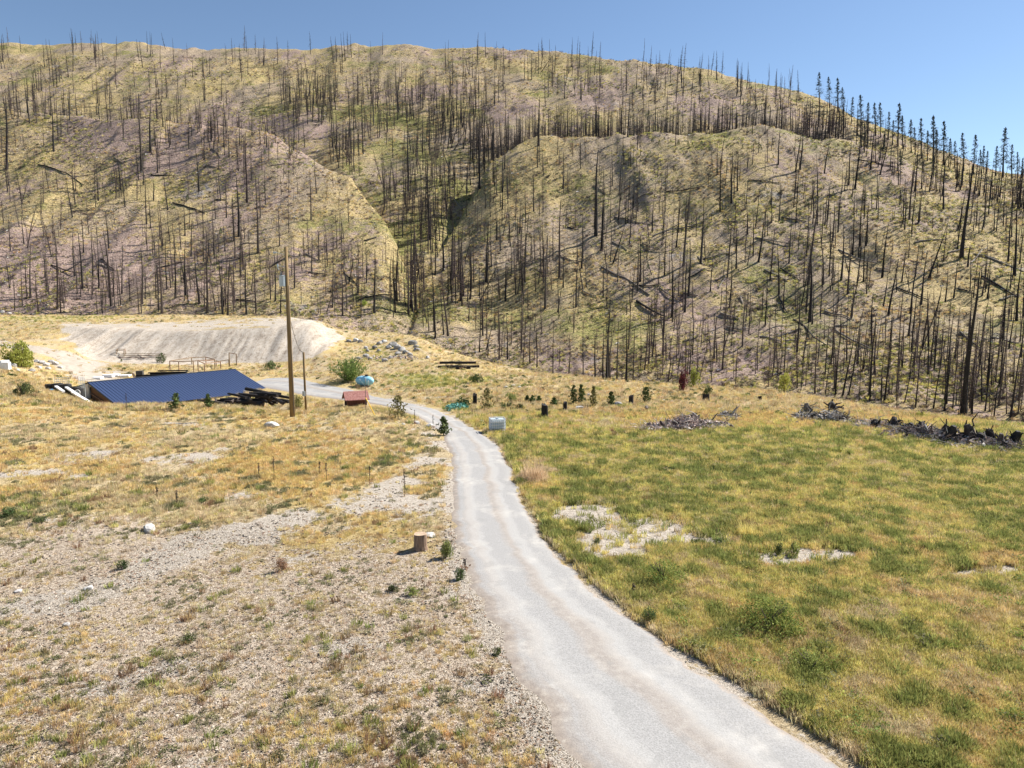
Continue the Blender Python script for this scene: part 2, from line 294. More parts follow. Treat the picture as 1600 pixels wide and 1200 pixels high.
M_lumber = noisy('brown_lumber', [(.3, (.13, .08, .05)), (.55, (.27, .18, .11)), (.75, (.42, .31, .21))], 3, stretch=(2, 2, .5), bd=.01, rnd=.5)
M_cut = noisy('cut_wood', [(.3, (.30, .20, .13)), (.6, (.50, .37, .26))], 12, bd=.005)
M_barkbrown = noisy('stump_bark', [(.3, (.10, .065, .045)), (.5, (.24, .16, .11)), (.7, (.38, .28, .2))], 7, stretch=(4, 4, .4), bd=.02)
M_rock = noisy('pale_rock', [(.3, (.20, .18, .17)), (.5, (.42, .40, .375)), (.7, (.66, .63, .6))], 3.5, bd=.06, rnd=.5)
M_metalg = mat('galvanised', None, .45, (.42, .47, .5), .3)
M_white = noisy('white_paint', [(.3, (.62, .62, .62)), (.6, (.8, .8, .8))], 3, bump=0)
M_black = mat('black_rubber_and_shade', None, .7, (.02, .02, .02))
M_wire = mat('wire', None, .5, (.06, .06, .06))
M_yellow = mat('yellow_plastic', None, .5, (.8, .5, .04))
M_blueroof = mat('blue_metal_roof', None, .42, (.040, .062, .135), .15, .5)
M_ridge = mat('dark_trim', None, .5, (.02, .03, .05))
M_wallw = noisy('pale_wall', [(.3, (.42, .42, .43)), (.6, (.62, .62, .62))], 4, bump=.1)
M_wood = noisy('dark_wood_wall', [(.3, (.07, .04, .025)), (.6, (.17, .10, .06))], 3, stretch=(5, 5, .5))
M_shingle = noisy('red_shingle', [(.35, (.16, .06, .05)), (.5, (.30, .13, .11)), (.65, (.42, .24, .2))], 9, bd=.01)
M_redwall = noisy('red_brown_wall', [(.3, (.06, .025, .02)), (.6, (.14, .06, .04))], 3, stretch=(5, 5, .5))
M_tank = noisy('pale_blue_plastic', [(.3, (.16, .42, .55)), (.6, (.32, .60, .72))], 2.5, .5, bump=.1)
M_tarp = noisy('teal_mesh', [(.3, (.05, .22, .17)), (.6, (.20, .45, .38))], 6, .7)
M_tarpb = mat('blue_tarp', None, .5, (.05, .30, .55))
M_tote = mat('tote_plastic', None, .45, (.42, .50, .54), 0, .4)
def leafm(name, c0, c1, tr=.33, rnd=.5):
    def f(nt, b):
        s = NT(nt); g = s.n('ShaderNodeNewGeometry'); r_ = s.noise(3.1, 3, .6, g.outputs['Position']); c = s.ramp(r_, [(.35, c0), (.65, c1)])
        o = s.n('ShaderNodeObjectInfo').outputs['Random']; x = s.n('ShaderNodeHueSaturation'); s.l(c, x.inputs['Color'])
        s.l(s.math('ADD', s.math('MULTIPLY', o, rnd), 1 - rnd / 2), x.inputs['Value'])
        o2 = s.n('ShaderNodeMath', operation='FRACT'); s.l(s.math('MULTIPLY', o, 5.77), o2.inputs[0]); s.l(s.math('ADD', s.math('MULTIPLY', o2.outputs[0], .05), .475), x.inputs['Hue'])
        s.l(x.outputs[0], b.inputs['Base Color'])
        t = s.n('ShaderNodeBsdfTranslucent'); s.l(x.outputs[0], t.inputs[0]); mx = s.n('ShaderNodeMixShader'); mx.inputs[0].default_value = tr
        s.l(b.outputs[0], mx.inputs[1]); s.l(t.outputs[0], mx.inputs[2]); s.l(mx.outputs[0], nt.nodes['Material Output'].inputs[0])
    return mat(name, f, .8, spec=.2)
M_gold = leafm('golden_grass', (.49, .36, .135), (.78, .60, .28))
M_straw = leafm('straw_grass', (.46, .365, .20), (.72, .61, .39))
M_grass = leafm('green_grass', (.18, .20, .055), (.38, .385, .125))
M_lime = leafm('yellowgreen_grass', (.46, .42, .13), (.74, .63, .24))
M_sage = leafm('sage_weed', (.15, .15, .07), (.30, .28, .15))
M_stone = noisy('warm_stone', [(.3, (.22, .175, .135)), (.5, (.42, .355, .285)), (.7, (.62, .555, .47))], 3.5, bd=.03, rnd=.6)
M_rockgrey = noisy('grey_rock', [(.3, (.10, .095, .09)), (.5, (.24, .225, .21)), (.7, (.46, .44, .41))], 3.5, bd=.06, rnd=.6)
M_weed = leafm('weed_leaves', (.06, .09, .03), (.15, .18, .065))
M_rust = leafm('rusty_weed', (.24, .15, .08), (.42, .30, .17))
M_pine = leafm('pine_needles', (.05, .08, .025), (.15, .19, .06), .1)
M_pinebrown = leafm('scorched_pine_needles', (.12, .10, .04), (.28, .23, .09), .1)
M_bushg = leafm('bush_leaves', (.12, .16, .035), (.30, .36, .095))
M_bushy = leafm('yellow_bush_leaves', (.24, .27, .05), (.42, .42, .10))
M_maroon = leafm('maroon_leaves', (.09, .02, .02), (.2, .05, .045))
M_skyt = leafm('dark_conifer_needles', (.02, .035, .03), (.05, .075, .06), .05)

# ------------------------------------------------------------------ mesh helpers
class MB:
    def __init__(s): s.v = []; s.f = []; s.m = []
    def add(s, vs, fs, mi=0):
        o = len(s.v); s.v += [tuple(v) for v in vs]; s.f += [tuple(i + o for i in f) for f in fs]; s.m += [mi] * len(fs); return s
    def box(s, c, d, rz=0, mi=0, M=None):
        hx, hy, hz = d[0] / 2, d[1] / 2, d[2] / 2; T = (M or Matrix.Rotation(rz, 4, 'Z'))
        vs = [Vector(c) + (T @ Vector((x * hx, y * hy, z * hz))) for x in (-1, 1) for y in (-1, 1) for z in (-1, 1)]
        return s.add(vs, [(0, 1, 3, 2), (4, 6, 7, 5), (0, 4, 5, 1), (2, 3, 7, 6), (0, 2, 6, 4), (1, 5, 7, 3)], mi)
    def tube(s, pts, rad, n=8, mi=0, caps=True, wob=0):
        pts = [Vector(p) for p in pts]; rings = []; rad = rad if isinstance(rad, (list, tuple)) else [rad] * len(pts)
        for i, p in enumerate(pts):
            d = (pts[min(i + 1, len(pts) - 1)] - pts[max(i - 1, 0)]).normalized()
            a = d.cross(Vector((0, 0, 1)));
            if a.length < .05: a = Vector((1, 0, 0))
            a.normalize(); b = d.cross(a).normalized()
            rings.append([p + (a * math.cos(2 * math.pi * k / n) + b * math.sin(2 * math.pi * k / n)) * rad[i] * (1 + random.uniform(-wob, wob)) for k in range(n)])
        vs = [v for r in rings for v in r]; fs = []
        for i in range(len(pts) - 1):
            for k in range(n):
                fs.append((i * n + k, i * n + (k + 1) % n, (i + 1) * n + (k + 1) % n, (i + 1) * n + k))
        if caps: fs += [tuple(range(n))[::-1], tuple((len(pts) - 1) * n + k for k in range(n))]
        return s.add(vs, fs, mi)
    def beam(s, a, b, w=.1, h=.1, mi=0):
        a = Vector(a); b = Vector(b); d = b - a; q = d.to_track_quat('Z', 'Y').to_matrix().to_4x4()
        return s.box((a + b) / 2, (w, h, d.length), M=q, mi=mi)
    def mesh(s, name, mats, smooth=False):
        me = bpy.data.meshes.new(name); me.from_pydata(s.v, [], s.f)
        for m in (mats if isinstance(mats, (list, tuple)) else [mats]): me.materials.append(m)
        if any(s.m): me.polygons.foreach_set('material_index', s.m)
        if smooth: me.polygons.foreach_set('use_smooth', [True] * len(me.polygons))
        me.update(); return me
    def build(s, name, mats, parent=None, smooth=False, loc=None):
        o = bpy.data.objects.new(name, s.mesh(name, mats, smooth)); col.objects.link(o)
        if parent: o.parent = parent
        if loc is not None: o.location = loc
        return o
def link(name, me, parent=None, loc=(0, 0, 0), rot=(0, 0, 0), sc=1):
    o = bpy.data.objects.new(name, me); col.objects.link(o); o.parent = parent; o.location = loc; o.rotation_euler = rot
    o.scale = (sc, sc, sc) if not isinstance(sc, (tuple, list)) else sc; return o
def tag(o, label=None, cat=None, group=None, kind=None):
    if label: o['label'] = label
    if cat: o['category'] = cat
    if group: o['group'] = group
    if kind: o['kind'] = kind
    return o
def empty(name, loc, rz=0): 
    o = bpy.data.objects.new(name, None); o.empty_display_size = .3; col.objects.link(o); o.location = loc; o.rotation_euler = (0, 0, rz); return o
def npmesh(name, V, F, mats, smooth=False, mi=None):
    me = bpy.data.meshes.new(name); V = np.asarray(V, np.float32); F = np.asarray(F, np.int32); n = F.shape[1]
    me.vertices.add(len(V)); me.vertices.foreach_set('co', V.ravel()); me.loops.add(F.size); me.loops.foreach_set('vertex_index', F.ravel())
    me.polygons.add(len(F)); me.polygons.foreach_set('loop_start', np.arange(0, F.size, n, dtype=np.int32)); me.polygons.foreach_set('loop_total', np.full(len(F), n, np.int32))
    for m in (mats if isinstance(mats, (list, tuple)) else [mats]): me.materials.append(m)
    if mi is not None: me.polygons.foreach_set('material_index', np.asarray(mi, np.int32))
    if smooth: me.polygons.foreach_set('use_smooth', np.ones(len(F), bool))
    me.update(calc_edges=True); return me

# ------------------------------------------------------------------ masks for what grows or lies where
def seg(PX, PY, pts, w, ys=1.0):
    d = np.full(PX.shape, 1e9)
    for (ax, ay), (bx, by) in zip(pts[:-1], pts[1:]):
        l2 = (bx - ax) ** 2 + ((by - ay) * ys) ** 2 + 1e-9
        t = np.clip(((PX - ax) * (bx - ax) + (PY - ay) * ys * (by - ay) * ys) / l2, 0, 1)
        d = np.minimum(d, np.hypot(PX - ax - t * (bx - ax), (PY - ay - t * (by - ay)) * ys))
    return np.clip(1 - d / w, 0, 1)
def ell(PX, PY, cx, cy, rx, ry): return np.clip(1.35 - np.hypot((PX - cx) / rx, (PY - cy) / ry), 0, 1)
def sstep(v, a, b): t = np.clip((v - a) / (b - a), 0, 1); return t * t * (3 - 2 * t)
def masks(X, Y, Z):
    PX, PY = project(X, Y, Z); m = {}
    w = FPX / np.maximum(Y, 12) * np.clip(Y / 40, .5, 1.3)
    PX = PX + w * (fbm(X, Y, 4.5, 4, 51) * 1.9 + fbm(X, Y, 1.1, 3, 52) * .5); PY = PY + w * (fbm(X, Y, 4.5, 4, 61) * 1.9 + fbm(X, Y, 1.1, 3, 62) * .5) * 10 / np.maximum(Y, 14)
    rd = np.where(Y < 110, road_dist(X, Y), 99); roadx = np.interp(PY, [600, 640, 660, 700, 777, 817, 863, 900, 943, 997, 1047, 1200], [560, 650, 700, 740, 760, 770, 793, 820, 845, 900, 945, 1118])
    left = sstep(roadx - PX, 0, 40); right = 1 - left
    pale = seg(PX, PY, [(-200, 985), (0, 962), (120, 935), (210, 895), (330, 848), (470, 812), (600, 795), (700, 800)], 52, 1.3) * 1.05
    pale = np.maximum(pale, seg(PX, PY, [(150, 1080), (260, 1045), (420, 1040), (600, 1010)], 50, 1.6) * .75)
    pale = np.maximum(pale, seg(PX, PY, [(-50, 745), (60, 738), (120, 745)], 26, 1.6) * .85); pale = np.maximum(pale, seg(PX, PY, [(130, 708), (250, 722), (350, 712)], 22, 1.6) * .85)
    pale = np.maximum(pale, seg(PX, PY, [(585, 775), (640, 745), (680, 700)], 42, 1.0) * .8)
    pale = np.maximum(pale, seg(PX, PY, [(430, 880), (520, 860), (640, 850), (730, 860)], 38, 1.4) * .62)
    for q in [(935, 815, 55, 18), (940, 850, 60, 20), (1030, 838, 75, 16), (1118, 842, 55, 13), (1230, 871, 88, 13), (1535, 905, 70, 8)]: pale = np.maximum(pale, ell(PX, PY, *q) * 1.7)
    pale = np.maximum(pale, left * np.clip(1 - rd / 1.3, 0, 1) * (PY > 720) * .9); pale = np.maximum(pale, right * np.clip(1 - rd / .25, 0, 1) * .6)
    # yard and pads on the lower bench
    pale = np.maximum(pale, ell(PX, PY, 165, 588, 75, 12) * (Y > 85) * .9); pale = np.maximum(pale, ell(PX, PY, 130, 572, 60, 14) * .8 * (Y > 85)); pale = np.maximum(pale, seg(PX, PY, [(550, 612), (640, 622), (760, 622)], 16, 1.5) * .5)
    far = Y > 128
    pale = np.maximum(pale, np.where((Y > 136), seg(PX, PY, [(110, 514), (250, 515), (350, 510), (490, 504)], 26, 1.6) * 1.5, 0))
    pn = fbm(X, Y, 2.2, 4, 71); pale = pale * np.clip(.85 + pn * 1.1, 0, 1.15) + np.clip(left * (Y < 62) * (fbm(X, Y, 3.4, 4, 72) - .25) * 1.6, 0, .6)
    m['pale'] = pale
    m['bank'] = sstep(seg(PX, PY, [(150, 536), (220, 541), (300, 543), (400, 540), (465, 537), (492, 524)], 58, 1.55), .15, .4) * (Y > 120) * (Y < 152) * 1.0
    green = right * (sstep(PY, 655, 690) * .44 + .06) * (1 - .42 * sstep(PY, 830, 930)) * (rd > .2)
    green = green - right * ell(PX, PY, 830, 745, 40, 30) * .5 - right * sstep(PX, 1350, 1600) * sstep(PY, 830, 960) * .15
    green = np.maximum(green, ell(PX, PY, 660, 592, 95, 13) * .6 * (Y > 90)); green = np.maximum(green, ell(PX, PY, 590, 552, 60, 16) * .4 * (Y > 110)); green = np.maximum(green, ell(PX, PY, 80, 497, 150, 7) * .5 * (Y > 140))
    green = np.maximum(green, left * ((Y < 62) * .12 + ell(PX, PY, 80, 800, 130, 30) * .34 + ell(PX, PY, 640, 700, 60, 60) * .25)); green = np.maximum(green, ell(PX, PY, 720, 640, 60, 8) * .5)
    m['green'] = np.clip(green, 0, 1)
    m['brown'] = np.clip(left * (sstep(PY, 770, 900) * .50 + ell(PX, PY, 170, 830, 180, 50) * .35) * 1.25, 0, .8)
    m['pebble'] = np.clip(left * sstep(PY, 790, 880) + (pale > .3) * .5, 0, 1)
    return m, PX, PY, rd, left

# ------------------------------------------------------------------ ground and hillside: one continuous sheet, split where the hill takes over
NA, NR = 940, 960
aa = np.linspace(-1.25, 1.25, NA); yy = -60 + np.exp(np.linspace(math.log(30), math.log(960), NR))
AA, YY = np.meshgrid(aa, yy); XX = AA * (YY + 30 + 12) ; ZZ, NB = height(XX, YY)
bankm = masks(XX, YY, ZZ)[0]['bank']; ZZ = ZZ + bankm * (vnoise(XX * .55, YY * .06, 77) - .5) * .45 + bankm * (vnoise(XX * 1.4, YY * .1, 78) - .5) * .3
V = np.stack([XX, YY, ZZ], -1).reshape(-1, 3)
idx = np.arange(NR * NA).reshape(NR, NA); F = np.stack([idx[:-1, :-1], idx[:-1, 1:], idx[1:, 1:], idx[1:, :-1]], -1).reshape(-1, 4)
nbf = NB.reshape(-1)[F].mean(1) > .5
def sub(name, sel, m_):
    f = F[sel]; used = np.unique(f); mp = np.full(len(V), -1); mp[used] = np.arange(len(used))
    me = npmesh(name, V[used], mp[f], m_, True); o = link(name, me); tag(o, kind='structure'); return o, V[used]
def setattrs(o, d):
    for k, v in d.items():
        a = o.data.attributes.new(k, 'FLOAT', 'POINT'); a.data.foreach_set('value', np.asarray(v, np.float32).ravel())
g, gv = sub('ground', nbf, M_ground); m_, *_ = masks(gv[:, 0], gv[:, 1], gv[:, 2]); setattrs(g, m_)
h, hv = sub('hillside', ~nbf, M_hill); hpx, hpy = project(hv[:, 0], hv[:, 1], hv[:, 2])
hg = -.02 + .10 * ell(hpx, hpy, 650, 330, 150, 160) + .1 * ell(hpx, hpy, 560, 180, 200, 70) + .08 * ell(hpx, hpy, 1000, 520, 350, 70)
hp = .20 * ell(hpx, hpy, 80, 430, 190, 60) + .14 * ell(hpx, hpy, 330, 230, 220, 70) + .07 * ell(hpx, hpy, 330, 420, 330, 90) + .12 * ell(hpx, hpy, 1120, 560, 400, 40) + .07 * ell(hpx, hpy, 1300, 300, 250, 80) + .03 + .1 * ell(hpx, hpy, 950, 160, 400, 30) - .05
setattrs(h, {'green': hg, 'pink': hp})

# driveway ribbon laid over the ground
def ribbon(name, pairs, m_, lift, steps=10, nw=14, rag=.18):
    P = []
    for i in range(len(pairs) - 1):
        a0, b0 = pairs[max(i - 1, 0)]; a1, b1 = pairs[i]; a2, b2 = pairs[i + 1]; a3, b3 = pairs[min(i + 2, len(pairs) - 1)]
        for k in range(steps):
            t = k / steps
            def cr(p0, p1, p2, p3): return .5 * ((2 * p1) + (p2 - p0) * t + (2 * p0 - 5 * p1 + 4 * p2 - p3) * t * t + (3 * p1 - p0 - 3 * p2 + p3) * t ** 3)
            P.append((cr(a0, a1, a2, a3), cr(b0, b1, b2, b3)))
    P.append(pairs[-1]); vs = []; uv = []; s = 0
    for i, (a, b) in enumerate(P):
        if i: s += ((a + b) / 2 - (P[i - 1][0] + P[i - 1][1]) / 2).length
        w = max((b - a).length, .1); e0 = (vnoise(np.array([s * 1.3]), np.array([3.])) [0] - .5) * 2 * rag / w + (vnoise(np.array([s * 4.3]), np.array([9.]))[0] - .5) * rag / w; e1 = (vnoise(np.array([s * 1.1]), np.array([33.]))[0] - .5) * 2 * rag / w + (vnoise(np.array([s * 4.]), np.array([19.]))[0] - .5) * rag / w
        for k in range(nw + 1):
            t = k / nw; tt = -e0 + (1 + e0 + e1) * t; p = a.lerp(b, tt); vs.append((p.x, p.y, 0)); uv.append((t, s))
    vs = np.array(vs); H = height(vs[:, 0], vs[:, 1])[0]; t = np.array([q[0] for q in uv]); vs[:, 2] = H + lift * np.clip(np.minimum(t, 1 - t) * 12, -.5, 1) + np.where((t == 0) | (t == 1), -.03, 0)
    n = nw + 1; rows = len(P); idx = np.arange(rows * n).reshape(rows, n); f = np.stack([idx[:-1, :-1], idx[:-1, 1:], idx[1:, 1:], idx[1:, :-1]], -1).reshape(-1, 4)
    me = npmesh(name, vs, f, m_, True); ul = me.uv_layers.new(name='UVMap'); U = np.array(uv, np.float32)[f.ravel()]; ul.data.foreach_set('uv', U.ravel())
    return tag(link(name, me), kind='structure')
ribbon('driveway', road, M_road, .05)
tr = [((-260, 522), (-260, 530)), ((-60, 527), (-60, 537)), ((0, 531), (0, 541)), ((45, 538), (30, 548)), ((85, 545), (70, 555)), ((125, 556), (92, 566)), ((140, 567), (103, 575)), ((155, 577), (110, 586)), ((165, 588), (120, 596))]
tr = [(hit(*a, dmin=78), hit(*b, dmin=78)) for a, b in tr]
M_track = noisy('track_dirt', [(.3, (.27, .225, .175)), (.55, (.38, .33, .27)), (.75, (.47, .42, .355))], 1.2, bd=.05)
ribbon('dirt_track', tr, M_track, .06, rag=.5)
#==OBJECTS==
# ------------------------------------------------------------------ scattered ground cover (geometry nodes, nobody could count it)
def leaf_quads(cs, size, up=.3, quad=True):
    cs = np.asarray(cs); n = len(cs); a = rng.normal(size=(n, 3)); a[:, 2] += up; a /= np.linalg.norm(a, axis=1)[:, None]
    b = np.cross(a, rng.normal(size=(n, 3))); b /= np.linalg.norm(b, axis=1)[:, None]; sz = (size * rng.uniform(.6, 1.3, n))[:, None]
    V = np.stack([cs - a * sz, cs + b * sz * .5, cs + a * sz, cs - b * sz * .5], 1).reshape(-1, 3); return V, np.arange(4 * n).reshape(-1, 4)
def tuft(name, m_, nb, hgt, rad, wid, lean=.6):
    V = []; F = []
    for i in range(nb):
        r_ = rad * math.sqrt(rng.uniform()); an = rng.uniform(0, 6.283); x = r_ * math.cos(an); y = r_ * math.sin(an); h = hgt * rng.uniform(.5, 1.15) * (max(.25, 1 - (r_ / rad) ** 2) if nb > 300 else 1)
        l = lean * h * rng.uniform(.2, 1); a2 = an + rng.normal() * .7; dx = math.cos(a2) * l; dy = math.sin(a2) * l; w = wid * rng.uniform(.7, 1.3); a3 = rng.uniform(0, 6.28); wx = math.cos(a3) * w; wy = math.sin(a3) * w
        o = len(V); V += [(x - wx, y - wy, -.02), (x + wx, y + wy, -.02), (x + dx * .45 + wx * .7, y + dy * .45 + wy * .7, h * .65), (x + dx * .45 - wx * .7, y + dy * .45 - wy * .7, h * .65), (x + dx, y + dy, h), (x + dx * 1.02, y + dy, h * .98)]
        F += [(o, o + 1, o + 2, o + 3), (o + 3, o + 2, o + 4, o + 5)]
    return npmesh(name, V, F, m_)
def weed(name, m_, n, rx, rz, size):
    p = rng.normal(size=(n, 3)); p /= np.linalg.norm(p, axis=1)[:, None]; p *= (rng.uniform(.25, 1, n) ** .5)[:, None]; p[:, 2] = np.abs(p[:, 2]); p *= (rx, rx, rz)
    V, F = leaf_quads(p, size); return npmesh(name, V, F, m_)
def pebble(name, m_, flat=.6):
    bm = bmesh.new(); bmesh.ops.create_icosphere(bm, subdivisions=1, radius=1)
    for v in bm.verts: v.co = Vector((v.co.x * random.uniform(.7, 1.2), v.co.y * random.uniform(.7, 1.2), v.co.z * flat * random.uniform(.7, 1.2)))
    me = bpy.data.meshes.new(name); bm.to_mesh(me); bm.free(); me.materials.append(m_); return me
def scatter(name, P, variants, scale, label, cat, vi=None, lean=.12, zs=None, align=None):
    P = np.asarray(P, np.float32); n = len(P); me = bpy.data.meshes.new(name); me.vertices.add(n); me.vertices.foreach_set('co', P.ravel())
    sc = np.asarray(scale, np.float32); rot = np.stack([rng.normal(0, lean, n), rng.normal(0, lean, n), rng.uniform(0, 6.283, n)], -1).astype(np.float32)
    if align is not None: rot = align.astype(np.float32)
    S = np.stack([sc, sc, sc * (1 if zs is None else zs)], -1).astype(np.float32)
    vi = rng.integers(0, len(variants), n) if vi is None else vi
    for nm, ty, da in (('rot', 'FLOAT_VECTOR', rot), ('sc', 'FLOAT_VECTOR', S)): a = me.attributes.new(nm, ty, 'POINT'); a.data.foreach_set('vector', da.ravel())
    a = me.attributes.new('vi', 'INT', 'POINT'); a.data.foreach_set('value', np.asarray(vi, np.int32))
    cl = bpy.data.collections.new(name + '_kinds')
    for k, v in enumerate(variants): cl.objects.link(bpy.data.objects.new('%s_kind_%02d' % (name, k), v))
    o = link(name, me); tag(o, label, cat, kind='stuff')
    ng = bpy.data.node_groups.new(name, 'GeometryNodeTree'); ng.interface.new_socket('Geometry', in_out='INPUT', socket_type='NodeSocketGeometry'); ng.interface.new_socket('Geometry', in_out='OUTPUT', socket_type='NodeSocketGeometry')
    N = ng.nodes.new; L = ng.links.new; gi = N('NodeGroupInput'); go = N('NodeGroupOutput'); ci = N('GeometryNodeCollectionInfo'); ci.inputs[0].default_value = cl; ci.inputs['Separate Children'].default_value = True; ci.inputs['Reset Children'].default_value = True
    ip = N('GeometryNodeInstanceOnPoints'); ip.inputs['Pick Instance'].default_value = True
    def at(nm, ty):
        q = N('GeometryNodeInputNamedAttribute'); q.data_type = ty; q.inputs[0].default_value = nm; return [s_ for s_ in q.outputs if s_.enabled][0]
    L(gi.outputs[0], ip.inputs['Points']); L(ci.outputs[0], ip.inputs['Instance']); L(at('vi', 'INT'), ip.inputs['Instance Index'])
    e = N('FunctionNodeEulerToRotation'); L(at('rot', 'FLOAT_VECTOR'), e.inputs[0]); L(e.outputs[0], ip.inputs['Rotation']); L(at('sc', 'FLOAT_VECTOR'), ip.inputs['Scale']); L(ip.outputs[0], go.inputs[0])
    md = o.modifiers.new('scatter', 'NODES'); md.node_group = ng; return o
def cand(n, d0, d1, umax=.86, power=1.0):
    t = rng.uniform(size=n); D = (d0 ** -power + t * (d1 ** -power - d0 ** -power)) ** (-1 / power) if power else d0 * (d1 / d0) ** t
    U = rng.uniform(-umax, umax, n); X = U * D; Z, nb = height(X, D); return X, D, Z, nb
t_gold = [tuft('golden_tuft', M_gold, 26, .26, .17, .010) for i in range(4)]
t_straw = [tuft('straw_tuft', M_straw, 26, .24, .17, .010) for i in range(4)]
t_green = [tuft('green_tuft', M_grass, 30, .24, .18, .012) for i in range(4)]
t_lime = [tuft('lime_tuft', M_lime, 30, .26, .18, .011) for i in range(3)]
t_weed = [weed('weed_clump', M_weed, 70, .2, .16, .045) for i in range(3)] + [weed('weed_clump', M_grass, 60, .22, .14, .045) for i in range(2)]
t_sage = [weed('sage_clump', M_sage, 60, .2, .15, .04) for i in range(2)] + [tuft('sage_tuft', M_sage, 36, .2, .16, .011) for i in range(2)]
t_rust = [tuft('rust_tuft', M_rust, 34, .22, .16, .010) for i in range(2)]
X, D, Z, nb = cand(230000, 13, 62, power=.9)
m_, PX, PY, rd, left = masks(X, D, Z)
n1 = fbm(X, D, 3.0, 4, 81); n2 = fbm(X, D, .9, 3, 82); n3 = fbm(X, D, 7, 3, 83)
keep = nb & (rd > np.where(left > .5, .2, -.12) + .3 * rng.uniform(size=len(X)))
bare = np.clip(m_['pale'] * 1.5, 0, 1); lowleft = left * sstep(PY, 770, 880)
prob = (1 - bare * .95) * (1 - lowleft * .90); prob *= np.where(left > .5, .62 + .5 * n2, .92)
keep &= rng.uniform(size=len(X)) < prob * np.where(left > .5, np.clip(1.05 + fbm(X, D, 1.8, 3, 104) * 1.6, .25, 1), 1)
n4 = fbm(X, D, .55, 2, 84); gr = m_['green'] + n1 * .30 + n4 * .60 + n2 * .30 + rng.normal(0, .06, len(X))
r_ = rng.uniform(size=len(X)); kind = np.where(gr > .56, 2, np.where(gr > .16, 3, np.where(n3 + (r_ - .5) * .4 > -.02, 0, 1)))
kind = np.where((kind >= 2) & (r_ < .14), 1, kind); kind = np.where((left > .5) & (kind == 3), np.where(r_ < .93, (n3 + r_ * .4 < .25).astype(int), 3), kind)
kind = np.where((kind == 2) & (gr > .86) & (r_ > .3), 4, kind); kind = np.where((left > .5) & ((kind == 2) | (kind == 4)) & (r_ < .75), 6, kind); kind = np.where((left > .5) & (kind <= 1) & (fbm(X, D, 1.1, 2, 86) > .34), 6, kind); kind = np.where((kind <= 1) & (fbm(X, D, 1.3, 3, 88) > .5), 5, kind)
size = rng.uniform(.55, 1.15, len(X)) * np.where(left > .5, .85, 1.0) * (1 - .35 * lowleft) * np.clip(.75 + D / 110, .8, 1.3) * np.where(kind == 2, .95 + np.clip(n4, 0, .5), 1) * np.where(kind == 4, .95, 1)
for k, (nm, vs, lb, ct) in zip((0, 1, 2, 3, 4, 6, 5), [('golden_grass', t_gold, 'dry golden grass covering the field on both sides of the driveway', 'dry grass'), ('straw_grass', t_straw, 'pale straw coloured grass tufts scattered over the open field', 'dry grass'), ('green_grass', t_green, 'short green grass tufts growing mostly right of the driveway', 'grass'),
        ('yellow_green_grass', t_lime, 'yellow green grass tufts mixed through the field right of the driveway', 'grass'), ('low_weeds', t_weed, 'dark green low leafy weeds dotted among the field grass', 'weeds'), ('sage_weeds', t_sage, 'grey green low weed clumps dotted over the golden grass left of the driveway', 'weeds'), ('rusty_weeds', t_rust, 'rusty brown dry weeds dotted among the golden grass', 'weeds')]):
    q = keep & (kind == k); P = np.stack([X, D, Z], -1)[q]; scatter(nm, P, vs, size[q] * (1.1 if k == 4 else 1), lb, ct)
# sparse small green clumps and litter on the bare stony ground to the left
X, D, Z, nb = cand(5200, 13, 60); m2, PX, PY, rd, left = masks(X, D, Z); q = nb & (left > .5) & (rd > .3) & (PY > 745) & (fbm(X, D, 4, 3, 90) > -.12) & (rng.uniform(size=len(X)) < .26)
scatter('ground_weeds', np.stack([X, D, Z], -1)[q], [weed('g', M_sage, 60, .22, .12, .04), tuft('g', M_grass, 44, .20, .16, .010), tuft('g', M_rust, 44, .24, .16, .009), tuft('g', M_sage, 40, .16, .2, .010)], rng.uniform(.45, 1.1, q.sum()), 'sparse green weed clumps on the bare stony ground left of the driveway', 'weeds')
X, D, Z, nb = cand(110000, 13, 58); m2, PX, PY, rd, left = masks(X, D, Z); q = nb & (rd > -.1) & (left > .5) & (rng.uniform(size=len(X)) < (sstep(PY, 770, 860) * .34 + np.clip(m2['pale'], 0, 1) * .35) * np.clip(.8 + fbm(X, D, 1.4, 3, 99) * 1.6, .1, 1.3))
scatter('dark_litter', np.stack([X, D, Z], -1)[q], [pebble('p', M_char, .4), pebble('p', M_barkbrown, .4), weed('p', M_snag, 8, 1.3, .4, .6), tuft('p', M_rust, 9, 1.6, 1.0, .08, 1.2)], rng.uniform(.018, .05, q.sum()) * np.clip(D[q] / 20, .8, 2), 'dark bark flakes and twigs littering the bare ground left of the driveway', 'litter')
X, D, Z, nb = cand(60000, 13, 58); m2, PX, PY, rd, left = masks(X, D, Z); w_ = np.clip(m2['pale'] * .8 + left * sstep(PY, 790, 880) * .8, 0, 1); q = nb & (rd > -.1) & (rng.uniform(size=len(X)) < w_ * .34)
scatter('gravel', np.stack([X, D, Z], -1)[q], [pebble('p', M_stone), pebble('p', M_stone, .5), pebble('p', M_barkbrown, .4), tuft('p', M_straw, 10, .5, .5, .03, 1.5), weed('p', M_straw, 10, 1.1, .5, .5)], rng.uniform(.015, .055, q.sum()) * np.clip(D[q] / 22, .8, 2), 'loose stones, bark and litter over the bare ground left of the driveway', 'gravel')
X, D, Z, nb = cand(9000, 13, 60); m2, PX, PY, rd, left = masks(X, D, Z); q = nb & (left < .5) & (rd > .1) & (m2['pale'] < .4) & (PY > 665) & (fbm(X, D, 5, 3, 101) + fbm(X, D, 1.5, 2, 102) * .6 + np.clip(.5 - rd * .35, 0, .5) + np.clip((PY - 900) / 500, 0, .3) > .22) & (rng.uniform(size=len(X)) < .38)
